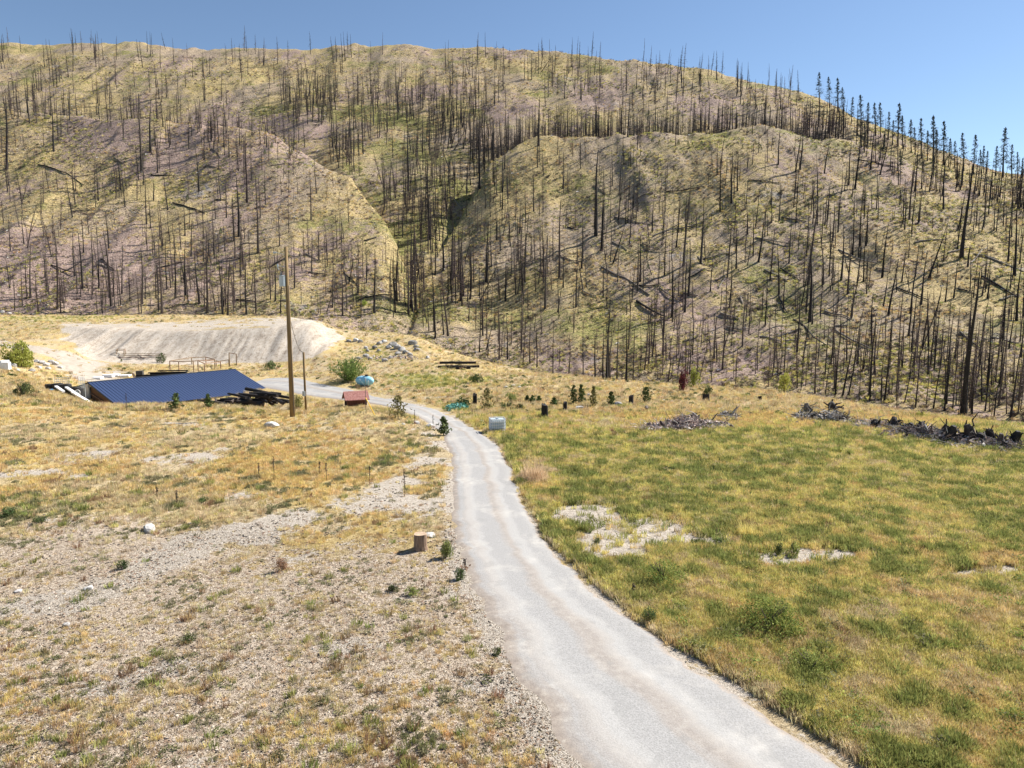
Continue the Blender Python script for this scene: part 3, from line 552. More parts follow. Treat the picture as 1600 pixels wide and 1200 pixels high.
def leafy(m_): 
    p = rng.normal(size=(150, 3)); p /= np.linalg.norm(p, axis=1)[:, None]; p *= rng.uniform(.3, 1.1, 150)[:, None]; p[:, 2] = np.abs(p[:, 2]); p *= (.30, .26, .34); V, F = leaf_quads(p, .038, .2); return npmesh('leafy', V, F, m_)
scatter('leafy_weeds', np.stack([X, D, Z], -1)[q], [leafy(M_bushg), leafy(M_bushg), leafy(M_bushy), leafy(M_sage)], rng.uniform(.5, 1.15, q.sum()), 'leafy green weeds growing thickly through the field right of the driveway', 'weeds')
# farther bench: bigger clumps
X, D, Z, nb = cand(60000, 60, 188, power=.2); m2, PX, PY, rd, left = masks(X, D, Z)
q = nb & (rd > .4) & (m2['pale'] < .35 + .2 * rng.uniform(size=len(X))) & (m2['bank'] < .3) & (rng.uniform(size=len(X)) < .75)
trk = ell(PX, PY, 100, 556, 90, 22) > .2; q &= ~(trk & (D > 78) & (rng.uniform(size=len(X)) < .85))
gr = m2['green'] + fbm(X, D, 6, 4, 91) * .5 + fbm(X, D, 2, 3, 92) * .3; kd_ = np.where(gr > .34, 1, np.where(rng.uniform(size=len(X)) < .07, 2, 0))
P = np.stack([X, D, Z], -1); sz = rng.uniform(.8, 1.7, len(X))
scatter('far_dry_grass', P[q & (kd_ == 0)], t_gold + t_straw + t_straw, sz[q & (kd_ == 0)], 'straw coloured grass on the lower bench around the yard and gravel bank', 'dry grass')
scatter('far_green_grass', P[q & (kd_ == 1)], t_green + t_lime, sz[q & (kd_ == 1)], 'green grass on the lower bench beyond the driveway bend', 'grass')
scatter('far_weeds', P[q & (kd_ == 2)], t_weed + t_rust, sz[q & (kd_ == 2)] * 1.3, 'small dark weeds scattered over the lower bench', 'weeds')
# brush, tufts and litter over the burnt hillsides
X, D, Z, nb = cand(210000, 85, 560, .82, power=-.6); n = len(X); q = ~nb; cl_ = fbm(X, D, 14, 4, 95) + fbm(X, D, 3.5, 2, 96) * .6; q &= rng.uniform(size=n) < np.clip(.55 + cl_ * 1.3, .08, 1)
brush = [weed('b', M_twigdark, 16, .45, .3, .13), weed('b', M_weed, 16, .42, .32, .13), tuft('b', M_twig, 30, .7, .4, .03, .9), tuft('b', M_straw, 30, .45, .4, .03), tuft('b', M_gold, 30, .4, .4, .03), tuft('b', M_lime, 30, .5, .4, .035), weed('b', M_rock, 8, .5, .2, .3), weed('b', M_grass, 26, .5, .35, .15)]
gz_ = fbm(X, D, 30, 4, 97); w = rng.uniform(size=n); vi = np.where(w < .17, 0, np.where(w < .30, 2, np.where(w < .33, 6, np.where(gz_ + (w - .5) * .5 > .12, np.where(w > .88, 1, np.where(w > .7, 7, 5)), np.where(w > .65, 4, 3)))))
scatter('hillside_brush', np.stack([X, D, Z], -1)[q], brush, rng.uniform(.35, 1.15, q.sum()) * np.clip(.7 + D[q] / 500, .8, 1.4), 'low brush, dry grass and burnt litter covering the forested hillsides', 'brush', vi=vi[q])

# ------------------------------------------------------------------ burnt trees
HT = 18.0
CROOK = {}
def trunk_mesh(name2, name, m_, r0=.2, top=HT, rt=.05, crook=.12, n=6, fork=False):
    b = MB(); k = 9; px = py = 0; pts = []
    ph = random.uniform(0, 6); CROOK[name2] = (crook, ph, top, r0)
    for i in range(k + 1):
        t = i / k; pts.append((crook * math.sin(t * 4 + ph) * t, crook * math.cos(t * 3.3 + ph) * t, top * t - (.8 if i == 0 else 0)))
    rad = [r0 * (1.25 if i == 0 else 1) * (1 - i / k) + rt * (i / k) for i in range(k + 1)]
    b.tube(pts, rad, n, wob=.08)
    if fork: b.tube([pts[3], (pts[5][0] + .9, pts[5][1] + .2, pts[5][2]), (pts[8][0] + 1.3, pts[8][1] + .3, pts[8][2] * .92)], [rad[3] * .7, rad[5] * .6, .03], n)
    return b.mesh(name, m_)
def limbs_mesh(name2, name, m_, nb, z0, z1, lmax, lmin, droop, twigs, thick=.03, top=HT, leaf=None, leafn=0):
    V = []; F = []; mi = []; LV = []; ck, ph, tp_, tr0 = CROOK[name2]
    def axis(z): t = z / top; return np.array([ck * math.sin(t * 4 + ph) * t, ck * math.cos(t * 3.3 + ph) * t, z])
    zz_ = np.linspace(z0 * .9, min(z1, top * .97), 9)   # core the branches grow from, inside the trunk
    for j, z in enumerate(zz_):
        for k in range(4): a_ = 1.5708 * k; r__ = tr0 * .5 * (1 - z / top) + .006; V.append(axis(z) + np.array([math.cos(a_) * r__, math.sin(a_) * r__, 0]))
        if j:
            for k in range(4): F.append((4 * j - 4 + k, 4 * j - 4 + (k + 1) % 4, 4 * j + (k + 1) % 4, 4 * j + k)); mi.append(0)
    for i in range(nb):
        t = rng.uniform() ** .9; z = z0 + (z1 - z0) * t; an = rng.uniform(0, 6.283); l = (lmax * (1 - t) + lmin * t) * rng.uniform(.35, 1.1); th = thick * (1.2 - .7 * t)
        d = np.array([math.cos(an), math.sin(an), droop + rng.normal() * .12 + .25 * t]); s0 = axis(z); mid = s0 + d * l * .55 + np.array([0, 0, .0]); e = s0 + d * l + np.array([0, 0, l * .12])
        side = np.cross(d, [0, 0, 1]); side /= np.linalg.norm(side) + 1e-6; upv = np.array([0, 0, 1.])
        o = len(V)
        for p, r__ in ((s0, th), (mid, th * .65), (e, th * .2)): V += [p + side * r__, p - side * r__ * .6 + upv * r__, p - side * r__ * .6 - upv * r__]
        for a_ in (0, 3):
            for k in range(3): F.append((o + a_ + k, o + a_ + (k + 1) % 3, o + a_ + 3 + (k + 1) % 3, o + a_ + 3 + k)); mi.append(0)
        for k in range(twigs):
            q_ = rng.uniform(.25, 1); p = s0 * (1 - q_) + e * q_; dd = d * .5 + rng.normal(size=3) * .55; dd[2] -= .15; ll = l * rng.uniform(.18, .42); pe = p + dd * ll; w = th * .42; o = len(V)
            V += [p + upv * w, p - upv * w, pe - side * w * .3, pe + side * w * .3]; F.append((o, o + 1, o + 2, o + 3)); mi.append(0)
            if leaf: LV += [p + (pe - p) * rng.uniform(.3, 1) + rng.normal(size=3) * .08 for _ in range(leafn)]
    mats = [m_]
    if leaf:
        v, f = leaf_quads(LV, .22, .1); f = f + len(V); V = np.concatenate([np.array(V), v]); F = np.concatenate([np.array(F), f]); mi = mi + [1] * len(f); mats.append(leaf)
    return npmesh(name, V, F, mats, mi=mi)
# kinds: (look word, trunk meshes, branch meshes)
def K(look, tm, bm_): return dict(look=look, t=tm, b=bm_)
def mk(look, n, tk, lk):
    ts = []; bs = []
    for i in range(n):
        key = look + str(i); ts.append(trunk_mesh(key, 'trunk', **(tk(i) if callable(tk) else tk))); bs.append(limbs_mesh(key, 'dead_branches', **lk))
    return K(look, ts, bs)
def L(m_, nb, z0, z1, lmax, lmin, droop, twigs, thick, **k): return dict(m_=m_, nb=nb, z0=z0, z1=z1, lmax=lmax, lmin=lmin, droop=droop, twigs=twigs, thick=thick, **k)
KINDS = [
    mk('bare black', 3, dict(m_=M_char, r0=.29, crook=.25), L(M_twigdark, 34, 4, 17.3, 1.1, .3, -.1, 1, .045)),
    mk('short-twigged dark', 3, dict(m_=M_char, r0=.27, crook=.25), L(M_twigdark, 100, 3.5, 17.4, 2.1, .35, -.12, 5, .045)),
    mk('twiggy purple-brown', 4, dict(m_=M_snag, r0=.23, crook=.2), L(M_twig, 150, 2, 17.4, 2.6, .3, -.12, 5, .034)),
    mk('bare grey-brown', 3, lambda i: dict(m_=M_snag, r0=.24, crook=.4, fork=(i == 2)), L(M_twig, 60, 4, 17.2, 1.5, .3, -.05, 3, .034)),
    mk('broken-topped black', 2, dict(m_=M_char, r0=.36, rt=.2, crook=.15), L(M_twigdark, 10, 5, 15, .8, .3, .1, 1, .045)),
    mk('dark crowned', 3, dict(m_=M_char, r0=.24, crook=.15), L(M_twigdark, 130, 5, 17.5, 3.0, .4, -.15, 4, .035, leaf=M_skyt, leafn=2)),
]
HAND = """1125,330,82,0,1;1143,317,73,0,1;1152,298,63,0,1;1168,366,49,0,0;1185,409,79,12,0;1203,438,79,8,2;1217,460,79,0,0;1216,257,54,2,0;1243,269,66,10,1;1250,265,60,5,0;1263,444,130,12,2;1265,503,116,6,0;1288,271,52,8,0;1301,376,58,3,0;1330,498,73,10,3;1336,295,92,9,1;1326,289,66,4,0;1353,384,66,5,1;1360,265,68,8,0;1375,273,54,14,0;1409,441,44,5,4;1406,320,22,1,4;1380,480,55,8,0;1402,267,38,3,0;1421,343,76,4,3;1429,300,71,6,1;1436,347,52,6,0;1439,476,82,10,0;1474,327,66,3,1;1477,472,51,5,0;1461,495,57,14,0;1490,466,63,8,0;1496,390,54,6,0;1502,404,138,15,1;1512,417,30,4,4;1539,343,60,2,2;1543,466,57,5,0;1553,360,50,2,0;1575,409,92,8,1;1585,430,105,6,0;1588,501,85,6,0;842,227,68,0,1;981,214,60,2,1;785,327,50,2,0;785,300,60,0,0;749,295,90,0,1;931,368,125,4,1;940,390,98,3,0;1019,363,55,2,0;1068,415,124,9,3;1070,488,73,4,0;1050,495,88,2,1;990,324,60,2,0;909,420,60,1,0;874,434,115,2,2;852,482,110,2,2;871,488,45,8,0;880,449,60,1,0;834,330,60,0,0;812,365,45,2,0;638,491,120,0,2;642,480,110,2,1;650,485,90,-2,2;706,438,95,0,1;693,422,79,0,0;670,374,120,0,1;638,298,95,0,1;1095,412,95,4,1;1023,495,50,2,3;948,479,60,2,3;1273,619,116,4,2;1289,622,75,12,0;1316,625,112,22,0;1325,627,105,20,1;1342,631,90,6,3;1359,630,115,5,0;1377,631,40,1,4;1381,633,123,14,0;1400,631,80,4,3;1413,633,86,18,0;1447,637,90,8,3;1458,644,108,18,1;1475,647,95,12,0;1505,651,217,19,0;1539,645,95,12,0;1578,660,135,20,0;1149,606,65,5,3;1200,609,75,3,2;1245,550,97,6,0;1183,580,95,3,3;1437,561,100,35,1;828,572,75,0,2;839,575,60,0,1;864,586,83,0,0;889,587,60,2,3;911,590,88,1,1;930,592,70,0,0;942,594,78,0,0;948,594,88,0,0;953,595,70,2,3;964,595,95,1,0;978,597,91,3,0;989,597,80,2,2;1044,600,50,4,3;1092,601,70,15,2;815,550,100,0,2;780,565,75,0,2;680,528,60,0,0;11,264,105,-3,1;84,236,70,-4,0;221,267,110,-3,2;235,238,80,0,0;246,270,52,0,0;319,249,45,0,0;311,299,62,-5,0;229,350,68,-3,0;240,313,25,0,4;373,369,90,-3,1;403,395,112,-1,2;367,402,70,-1,2;386,316,100,-2,2;295,226,40,-1,0;350,228,40,-1,0;486,344,75,-1,2;437,384,58,-2,2;354,340,60,-2,2;129,451,85,-6,1;117,431,65,-5,0;170,390,60,-4,1;274,466,95,-3,2;290,462,85,-2,0;253,489,110,-4,2;221,489,50,-2,2;43,462,45,-5,3;174,478,110,-12,2;324,489,120,-2,2;348,489,80,-1,2;542,444,35,-8,0;545,444,35,6,0;487,425,60,0,2;560,459,80,-1,2;585,489,95,0,1;620,470,90,0,3;60,489,60,-6,2;95,489,55,-4,2;400,489,75,-2,2;430,470,80,-1,3;460,450,70,0,2;520,480,60,0,2;1116,560,70,2,3;1160,540,80,3,2;1220,545,60,4,3;1300,560,90,8,2;1340,575,70,5,1;1370,560,70,8,0;1425,590,90,12,2;1480,590,100,10,3;1555,600,110,12,2;1560,640,150,14,3;1515,640,120,10,3;1430,640,110,10,2;1590,655,120,12,2;1597,620,110,10,0;720,470,85,0,0;735,455,70,0,1;760,440,90,1,0;790,470,75,0,0;820,440,80,0,2;900,480,70,2,0;1000,440,70,2,0;1110,455,60,3,0;1140,480,70,4,1;1150,420,55,3,0"""
SKYL = [(1330, 190, 39), (1345, 212, 62), (1368, 208, 48), (1376, 210, 50), (1388, 214, 40), (1403, 224, 62), (1411, 228, 48), (1424, 234, 48), (1430, 238, 40), (1440, 243, 58), (1449, 247, 44), (1458, 250, 68), (1464, 252, 50), (1475, 254, 64), (1482, 257, 42), (1491, 259, 40), (1506, 263, 56), (1521, 268, 57), (1533, 266, 34), (1537, 266, 40), (1541, 268, 34), (1556, 271, 44), (1567, 273, 72), (1581, 275, 50), (1590, 276, 40), (1597, 277, 32), (1310, 172, 50), (1296, 165, 45), (1280, 158, 45), (1318, 176, 40), (1395, 222, 35), (1355, 205, 45)]
trees = []     # (position, height m, lean x, kind, base pixel, height px)
def add_tree(px, py, hp, lean, kind, off=0.0):
    p = hit(px, py, 60)
    if p is None: return
    if off:
        y = p.y + off; x = p.x / p.y * y; p = Vector((x, y, gz(x, y)))
    h_ = hp * p.y / FPX * 1.02
    trees.append((p, max(h_, 1.5), math.atan2(lean - (px - 800) * hp * 0.122 / FPX * 1.0, hp), kind, (px, py), hp))
for q in HAND.split(';'):
    px, py, hp, ln, kd = [float(v) for v in q.split(',')]
    add_tree(px, py, hp, ln, int(kd), 1.5 if py > 560 else 0)
for px, py, hp in SKYL: add_tree(px, py + 4, hp, random.uniform(-2, 3), 5)
def poly_in(px, py, poly):
    c = False; n = len(poly)
    for i in range(n):
        x0, y0 = poly[i]; x1, y1 = poly[i - 1]
        if (y0 > py) != (y1 > py) and px < (x1 - x0) * (py - y0) / (y1 - y0) + x0: c = not c
    return c
ZONES = [  # outline of the bases as seen, count, height range m, kind weights
    ([(590, 250), (700, 220), (770, 250), (720, 330), (680, 410), (655, 485), (630, 430), (590, 330)], 167, (10, 18), (1, 5, 8, 3, 0, 0)),
    ([(640, 440), (720, 400), (760, 480), (760, 540), (640, 510)], 41, (10, 20), (2, 3, 4, 3, 0, 0)),
    ([(430, 150), (760, 150), (770, 235), (700, 240), (590, 260), (560, 280), (470, 230)], 289, (12, 20), (2, 4, 4, 2, 0, 0)),
    ([(0, 70), (1100, 95), (1250, 150), (1250, 175), (0, 165)], 329, (12, 20), (2, 4, 4, 2, 0, 0)),
    ([(0, 150), (420, 190), (560, 290), (640, 440), (640, 500), (0, 488)], 264, (7, 17), (3, 3, 7, 3, 1, 0)),
    ([(190, 190), (420, 206), (420, 240), (190, 230)], 27, (10, 18), (3, 2, 4, 2, 0, 0)),
    ([(0, 380), (620, 400), (640, 490), (0, 489)], 68, (6, 14), (2, 1, 7, 3, 1, 0)),
    ([(720, 330), (780, 260), (900, 230), (1000, 330), (860, 480), (700, 470)], 131, (9, 17), (4, 3, 3, 3, 1, 0)),
    ([(950, 210), (1240, 205), (1340, 300), (1100, 330), (980, 320)], 77, (6, 14), (5, 3, 1, 2, 2, 0)),
    ([(900, 330), (1250, 300), (1330, 420), (1250, 500), (900, 490)], 93, (8, 17), (5, 3, 2, 3, 2, 0)),
    ([(1250, 290), (1600, 300), (1600, 500), (1300, 500)], 138, (6, 17), (6, 3, 1, 3, 3, 0)),
    ([(1280, 180), (1500, 270), (1600, 290), (1600, 330), (1400, 290)], 106, (8, 17), (4, 4, 2, 1, 0, 1)),
    ([(720, 480), (1250, 490), (1600, 500), (1600, 660), (1400, 640), (1200, 608), (1000, 596), (830, 578), (700, 545)], 216, (5, 14), (3, 3, 7, 5, 1, 0)),
    ([(1240, 500), (1600, 500), (1600, 662), (1240, 612)], 29, (7, 14), (3, 3, 3, 5, 1, 0)),
    ([(0, 400), (620, 420), (640, 490), (0, 489)], 91, (3, 7), (0, 1, 8, 2, 0, 0)),
    ([(640, 490), (1000, 500), (1600, 560), (1600, 660), (1400, 640), (1200, 608), (1000, 596), (830, 578), (700, 545)], 182, (3, 7), (0, 1, 8, 2, 0, 0)),
    ([(0, 200), (600, 330), (600, 420), (0, 400)], 45, (2, 6), (1, 1, 5, 2, 1, 0)),
    ([(720, 300), (1250, 250), (1600, 320), (1600, 500), (720, 480)], 68, (2, 6), (2, 1, 4, 2, 2, 0)),
]
for poly, n, (h0, h1), kw in ZONES:
    xs = [p[0] for p in poly]; ys = [p[1] for p in poly]; c = 0; g_ = 0
    while c < n and g_ < n * 12:
        g_ += 1; px = random.uniform(min(xs), max(xs)); py = random.uniform(min(ys), max(ys))
        if not poly_in(px, py, poly): continue
        if vnoise(np.array([px / 45.]), np.array([py / 30.]), 5)[0] < random.uniform(.15, .6): continue
        c += 1; p = hit(px, py, 60)
        if p is None: continue
        h_ = random.uniform(h0, h1); ln = random.gauss(0, .05)
        if random.random() < .05: ln = random.gauss(0, .22)
        k = random.choices(range(6), kw)[0]
        if k == 4: h_ = random.uniform(1.5, 7)
        trees.append((p, h_, ln, k, (px, py), h_ * FPX / p.y))
# behind the shoulder of the right spur and beyond the frame: spread over the land itself
def wild(n, umin, umax, dmin, dmax, h0, h1, kw, want=None):
    for i in range(n):
        u = random.uniform(umin, umax); d = random.uniform(dmin, dmax); z, nbb = height(np.array([u * d]), np.array([d]))
        if nbb[0]: continue
        P = Vector((u * d, d, float(z[0]))); a, b_ = project(np.array([P.x]), np.array([P.y]), np.array([P.z]))
        h_ = random.uniform(h0, h1); trees.append((P, h_, random.gauss(0, .03), random.choices(range(6), kw)[0], (a[0], b_[0]), h_ * FPX / d))
wild(760, -.06, .47, 352, 400, 12, 20, (2, 5, 4, 2, 0, 0)); wild(300, -.75, -.3, 355, 410, 12, 19, (2, 4, 4, 2, 0, 0)); wild(160, -1.15, -.76, 215, 380, 8, 18, (3, 3, 4, 2, 1, 0)); wild(160, .76, 1.15, 120, 380, 8, 18, (4, 3, 2, 3, 1, 0)); wild(24, .1, .6, 85, 150, 7, 14, (4, 3, 4, 4, 1, 0))
inview = [t for t in trees if -20 < t[4][0] < 1620 and t[4][1] > 0]
inview.sort(key=lambda t: -t[5] * (1.6 if t[3] != 5 else 1.2)); handset = set(id(t) for t in trees[:len(HAND.split(';')) + len(SKYL)])
chosen = [t for t in trees if id(t) in handset]; rest_ = [t for t in inview if id(t) not in handset]; chosen += rest_[:300 - len(chosen)]; chosen = chosen[:300]; chosen_ids = set(id(t) for t in chosen)
def zone(px, py):
    if py > 560:
        for lim, w in ((760, 'beyond the rocky knoll'), (850, 'beyond the dark beams'), (940, 'behind the twin saplings'), (1020, 'behind the slanted stump'), (1110, 'near the dark red tree'), (1200, 'beyond the low wide stump'), (1290, 'behind the grey branch heap'), (1350, 'right of the grey branch heap'), (1400, 'left of the charred roots'), (1450, 'behind the first charred roots'), (1500, 'behind the middle charred roots'), (1550, 'right of the biggest trunk'), (9999, 'at the right end of the field')):
            if px < lim: return w
    if px > 1270 and py < 290 and py < 148 + (px - 1270) * .42 + 16: return 'on the skyline ridge'
    side = 'far left' if px < 150 else 'left' if px < 330 else 'mid left' if px < 500 else 'gully' if px < 700 else 'centre' if px < 880 else 'mid right' if px < 1080 else 'right' if px < 1280 else 'far right' if px < 1450 else 'rightmost'
    lev = 'upper' if py < 250 else 'middle' if py < 370 else 'lower' if py < 480 else 'bottom'
    return ('in the %s part of the gully' % lev) if side == 'gully' else 'on the %s %s hillside' % (lev, side)
def cls(h_): return 'tall' if h_ > 15 else 'medium' if h_ > 9 else 'small' if h_ > 4 else 'stubby'
groups = {}
for t in chosen:
    ln = 'leaning ' if abs(t[2]) > .14 else ''
    key = '%s %s%s burnt tree %s' % (cls(t[1]), ln, KINDS[t[3]]['look'], zone(*t[4])); groups.setdefault(key, []).append(t)
NTH = ['leftmost', 'second', 'third', 'fourth', 'fifth', 'sixth', 'seventh', 'eighth', 'ninth', 'tenth', 'eleventh', 'twelfth', 'thirteenth', 'fourteenth', 'fifteenth', 'sixteenth', 'seventeenth', 'eighteenth', 'nineteenth', 'twentieth']
ORD = ['leftmost', 'second from left', 'third from left', 'fourth from left', 'fifth from left', 'sixth from left', 'seventh from left', 'eighth from left', 'ninth from left', 'tenth from left', 'eleventh from left', 'twelfth from left', 'thirteenth from left', 'fourteenth from left']
lab = {}
for key, ts in groups.items():
    ts.sort(key=lambda t: t[4][0])
    for i, t in enumerate(ts):
        if len(ts) == 1: lab[id(t)] = key
        elif i == len(ts) - 1: lab[id(t)] = 'rightmost ' + key
        elif i < len(ORD): lab[id(t)] = ORD[i] + ' ' + key
        else: j = len(ts) - 1 - i; lab[id(t)] = (['rightmost', 'second from right', 'third from right', 'fourth from right', 'fifth from right', 'sixth from right', 'seventh from right', 'eighth from right', 'ninth from right', 'tenth from right', 'eleventh from right'] + ['far right'] * 60)[j] + ' ' + key
for t in chosen:
    k = KINDS[t[3]]; v = random.randrange(len(k['t'])); r0 = empty('burnt_tree', t[0], 0); s_ = t[1] / HT; r0.rotation_euler = Euler((random.gauss(0, .015), t[2], 0)); r0.scale = (s_ * 1.0, s_ * 1.0, s_)
    wd = (1.0 if t[1] > 8 else 1.6) * random.uniform(.9, 1.3) * (1.2 if t[0].y > 150 else .7); wd = 1.3 if t[5] > 200 else wd
    rz = random.uniform(0, 6.28); link('trunk', k['t'][v], r0, (0, 0, 0), (0, 0, rz), (wd, wd, 1)); link('dead_branches', k['b'][v % len(k['b'])], r0, (0, 0, 0), (0, 0, rz), (1, 1, 1))
    tag(r0, lab[id(t)], 'tree', 'burnt trees standing on the hillsides')
allv = []; vidx = {}
for ki, k in enumerate(KINDS):
    for vi_ in range(len(k['t'])):
        bm = bmesh.new(); bm.from_mesh(k['t'][vi_]); n0 = len(bm.faces); bm.from_mesh(k['b'][vi_ % len(k['b'])]); bm.faces.ensure_lookup_table()
        for i_, f_ in enumerate(bm.faces):
            f_.material_index = 0 if i_ < n0 else f_.material_index + 1
        me = bpy.data.meshes.new('tree_kind'); bm.to_mesh(me); bm.free(); me.materials.append(k['t'][vi_].materials[0])
        for mm in k['b'][0].materials: me.materials.append(mm)
        vidx.setdefault(ki, []).append(len(allv)); allv.append(me)
RT = [t for t in trees if id(t) not in chosen_ids]
scatter('burnt_forest', [t[0][:] for t in RT], allv, [t[1] / HT for t in RT], 'dense burnt forest of thin dead trunks covering the gully and hillsides', 'burnt forest', vi=np.array([random.choice(vidx[t[3]]) for t in RT]),
        align=np.array([(random.gauss(0, .02), t[2], random.uniform(0, 6.28) if abs(t[2]) < .1 else 0) for t in RT]), zs=np.ones(len(RT)))
print('TREES', len(chosen), len(RT))
# fallen trunks on the hillside
LOGS = [(940, 418, 1015, 462, .35), (995, 471, 1042, 497, .32), (1020, 370, 1090, 350, .3), (1310, 391, 1370, 412, .28), (1540, 402, 1600, 426, .3), (1535, 433, 1592, 466, .28), (1305, 517, 1362, 547, .22), (812, 470, 824, 452, .2), (1135, 512, 1170, 518, .18), (1240, 500, 1290, 540, .2),
        (1288, 487, 1330, 500, .2), (270, 318, 320, 334, .3), (330, 232, 345, 248, .2), (60, 230, 150, 262, .35), (60, 258, 130, 290, .25), (1340, 250, 1400, 262, .2), (1180, 372, 1240, 382, .2), (870, 400, 900, 412, .2), (1170, 282, 1220, 288, .2), (1040, 300, 1100, 292, .2), (1430, 380, 1480, 374, .25), (1400, 450, 1450, 470, .2), (1100, 405, 1140, 396, .2),
        (1130, 345, 1165, 350, .18), (960, 340, 1000, 350, .2), (760, 420, 790, 410, .2), (80, 415, 130, 428, .2), (230, 435, 250, 415, .2), (560, 470, 610, 462, .2), (1500, 520, 1530, 545, .2), (1220, 420, 1250, 440, .2), (1030, 450, 1062, 470, .2), (910, 455, 935, 468, .18), (1450, 560, 1490, 545, .2), (1075, 435, 1112, 425, .2)]
for i in range(60):
    lx = random.choice([random.uniform(0, 600), random.uniform(700, 1590), random.uniform(900, 1590)]); ly = random.uniform(220, 475) if lx < 600 else random.uniform(280, 560); a_ = random.gauss(.35, .5) * random.choice([1, 1, -1]); l_ = random.uniform(14, 42) * (.6 + ly / 900)
    LOGS.append((lx, ly, lx + l_ * math.cos(a_), ly + l_ * math.sin(a_) * .7, random.uniform(.15, .27)))
placed = []
for x0, y0, x1, y1, r_ in LOGS:
    a = hit(x0, y0, 80); b = hit(x1, y1, 80)
    if a is None or b is None or (a - b).length > 45: continue
    m1 = a.lerp(b, .5); m1.z = gz(m1.x, m1.y); c = (a + b) / 2; d = b - a
    pts = [a.lerp(b, k / 6) for k in range(7)]; zs = [gz(p.x, p.y) for p in pts]; pts = [Vector((p.x, p.y, .5 * (zs[k] + zs[0] + (zs[-1] - zs[0]) * k / 6) + .25 + max(0, .5 * (zs[k] - zs[0] - (zs[-1] - zs[0]) * k / 6)))) - c for k, p in enumerate(pts)]; q = MB(); q.tube(pts, [r_ * (1.2 - .1 * k) for k in range(7)], 7, wob=.12)
    for k in range(6): t = random.uniform(.2, .95); p = pts[int(t * 6)]; q.tube([p, p + Vector((random.uniform(-1, 1), random.uniform(-1, 1), random.uniform(.3, 1.3)))], [.06, .02], 4)
    o = q.build('fallen_log', M_char if r_ > .19 and random.random() < .6 else M_log, loc=c); placed.append((o, (x0 + x1) / 2, (y0 + y1) / 2, o.data.materials[0] is M_char, d.length))
gl = {}
for o, px, py, ch, l in placed:
    key = '%s %s fallen trunk lying %s' % ('long' if l > 14 else 'short', 'black' if ch else 'grey', zone(px, py)); gl.setdefault(key, []).append((px, o))
for key, ts in gl.items():
    ts.sort(key=lambda t: t[0])
    for i, (p_, o) in enumerate(ts): tag(o, (NTH[i] + ' ' if len(ts) > 1 else '') + key + (' from the left' if len(ts) > 1 and i and len(key.split()) < 13 else ''), 'fallen log', 'fallen trunks on the burnt hillside')
# young conifers sprouting near the crests
def conifer_mesh(name, m_, h_, w_, n):
    t = rng.uniform(0, 1, n) ** 1.3; r = w_ * (1 - t * .9) * rng.uniform(.2, 1, n) ** .5; an = rng.uniform(0, 6.28, n); z = .08 + t * h_ - r * .15
    V, F = leaf_quads(np.stack([r * np.cos(an), r * np.sin(an), z], -1), .10 * h_ ** .5, .3); return npmesh(name, V, F, m_)
yc = [conifer_mesh('needles', M_pine, 2.2, .9, 260) for i in range(3)]
YC = [(1000, 212), (1020, 222), (1038, 218), (1048, 222), (1060, 226), (1075, 228), (1082, 230), (1096, 225), (1100, 230), (1012, 246), (1160, 232), (1180, 226), (1188, 232), (1208, 248), (1214, 262), (1240, 236), (1275, 232), (1296, 246), (1318, 244), (1330, 309), (1302, 307), (1332, 318), (1245, 318), (1262, 320), (1222, 348), (1202, 321), (1137, 360), (1416, 331), (1428, 329), (1364, 308), (1480, 250), (1392, 288), (992, 340), (1012, 420), (818, 340), (1030, 225), (1016, 240), (1108, 235), (1196, 294), (874, 498), (845, 512), (890, 505), (414, 240), (425, 230), (456, 240), (293, 312), (345, 365), (452, 100 + 140), (1150, 320), (1120, 270)]
for i, (px, py) in enumerate(YC):
    p = hit(px, py, 100)
    if p is None: continue
    o = link('young_conifer', yc[i % 3], None, p, (0, 0, random.uniform(0, 6)), random.uniform(.55, 1.0)); o['_p'] = px; o['_q'] = py
yl = sorted([o for o in col.objects if o.name.startswith('young_conifer')], key=lambda o: o['_p']); gy = {}
for o in yl: gy.setdefault(zone(o['_p'], o['_q']), []).append(o)
for z_, os_ in gy.items():
    for i, o in enumerate(os_):
        tag(o, ((ORD[i] + ' ') if i < len(ORD) and len(os_) > 1 else 'rightmost ' if len(os_) > 1 and i == len(os_) - 1 else '') + 'small round green young conifer ' + z_, 'young conifer', 'young conifers resprouting on the hillside'); del o['_p']; del o['_q']

# ------------------------------------------------------------------ utility poles
def at(px, py, dmin=12): return hit(px, py, dmin)
def mpp(p): return p.y / FPX
P = at(457, 651); pole = empty('utility_pole', P); tag(pole, 'tall brown wooden utility pole with a pale grey transformer near its top', 'utility pole')
H_ = 14.4; MB().tube([(0, 0, -.5), (0, 0, H_ * .5), (0, 0, H_)], [.22, .18, .13], 14).build('pole', M_pole, pole, True)
tb = MB(); tb.tube([(-.36, -.1, 11.1), (-.36, -.1, 11.15), (-.36, -.1, 11.95), (-.36, -.1, 12.0), (-.36, -.1, 12.06)], [.24, .27, .27, .29, .2], 18); T_ = tb.build('transformer', M_metalg, pole)
MB().box((-.2, -.05, 11.75), (.3, .1, .08)).box((-.2, -.05, 11.3), (.3, .1, .08)).build('bracket', M_metalg, T_)
MB().tube([(-.45, -.1, 12.05), (-.45, -.1, 12.15), (-.45, -.1, 12.25), (-.45, -.1, 12.42)], [.05, .1, .06, .03], 10).build('bushing', M_rock, T_)
MB().tube([(-.1, 0, 12.75), (-.75, -.1, 12.85)], .03, 6).tube([(-.72, -.1, 12.6), (-.72, -.1, 12.75), (-.72, -.1, 13.0)], [.05, .08, .04], 8).tube([(-.8, -.1, 12.95), (-.62, -.1, 12.5)], .025, 6).build('fuse_cutout', M_metalg, pole)
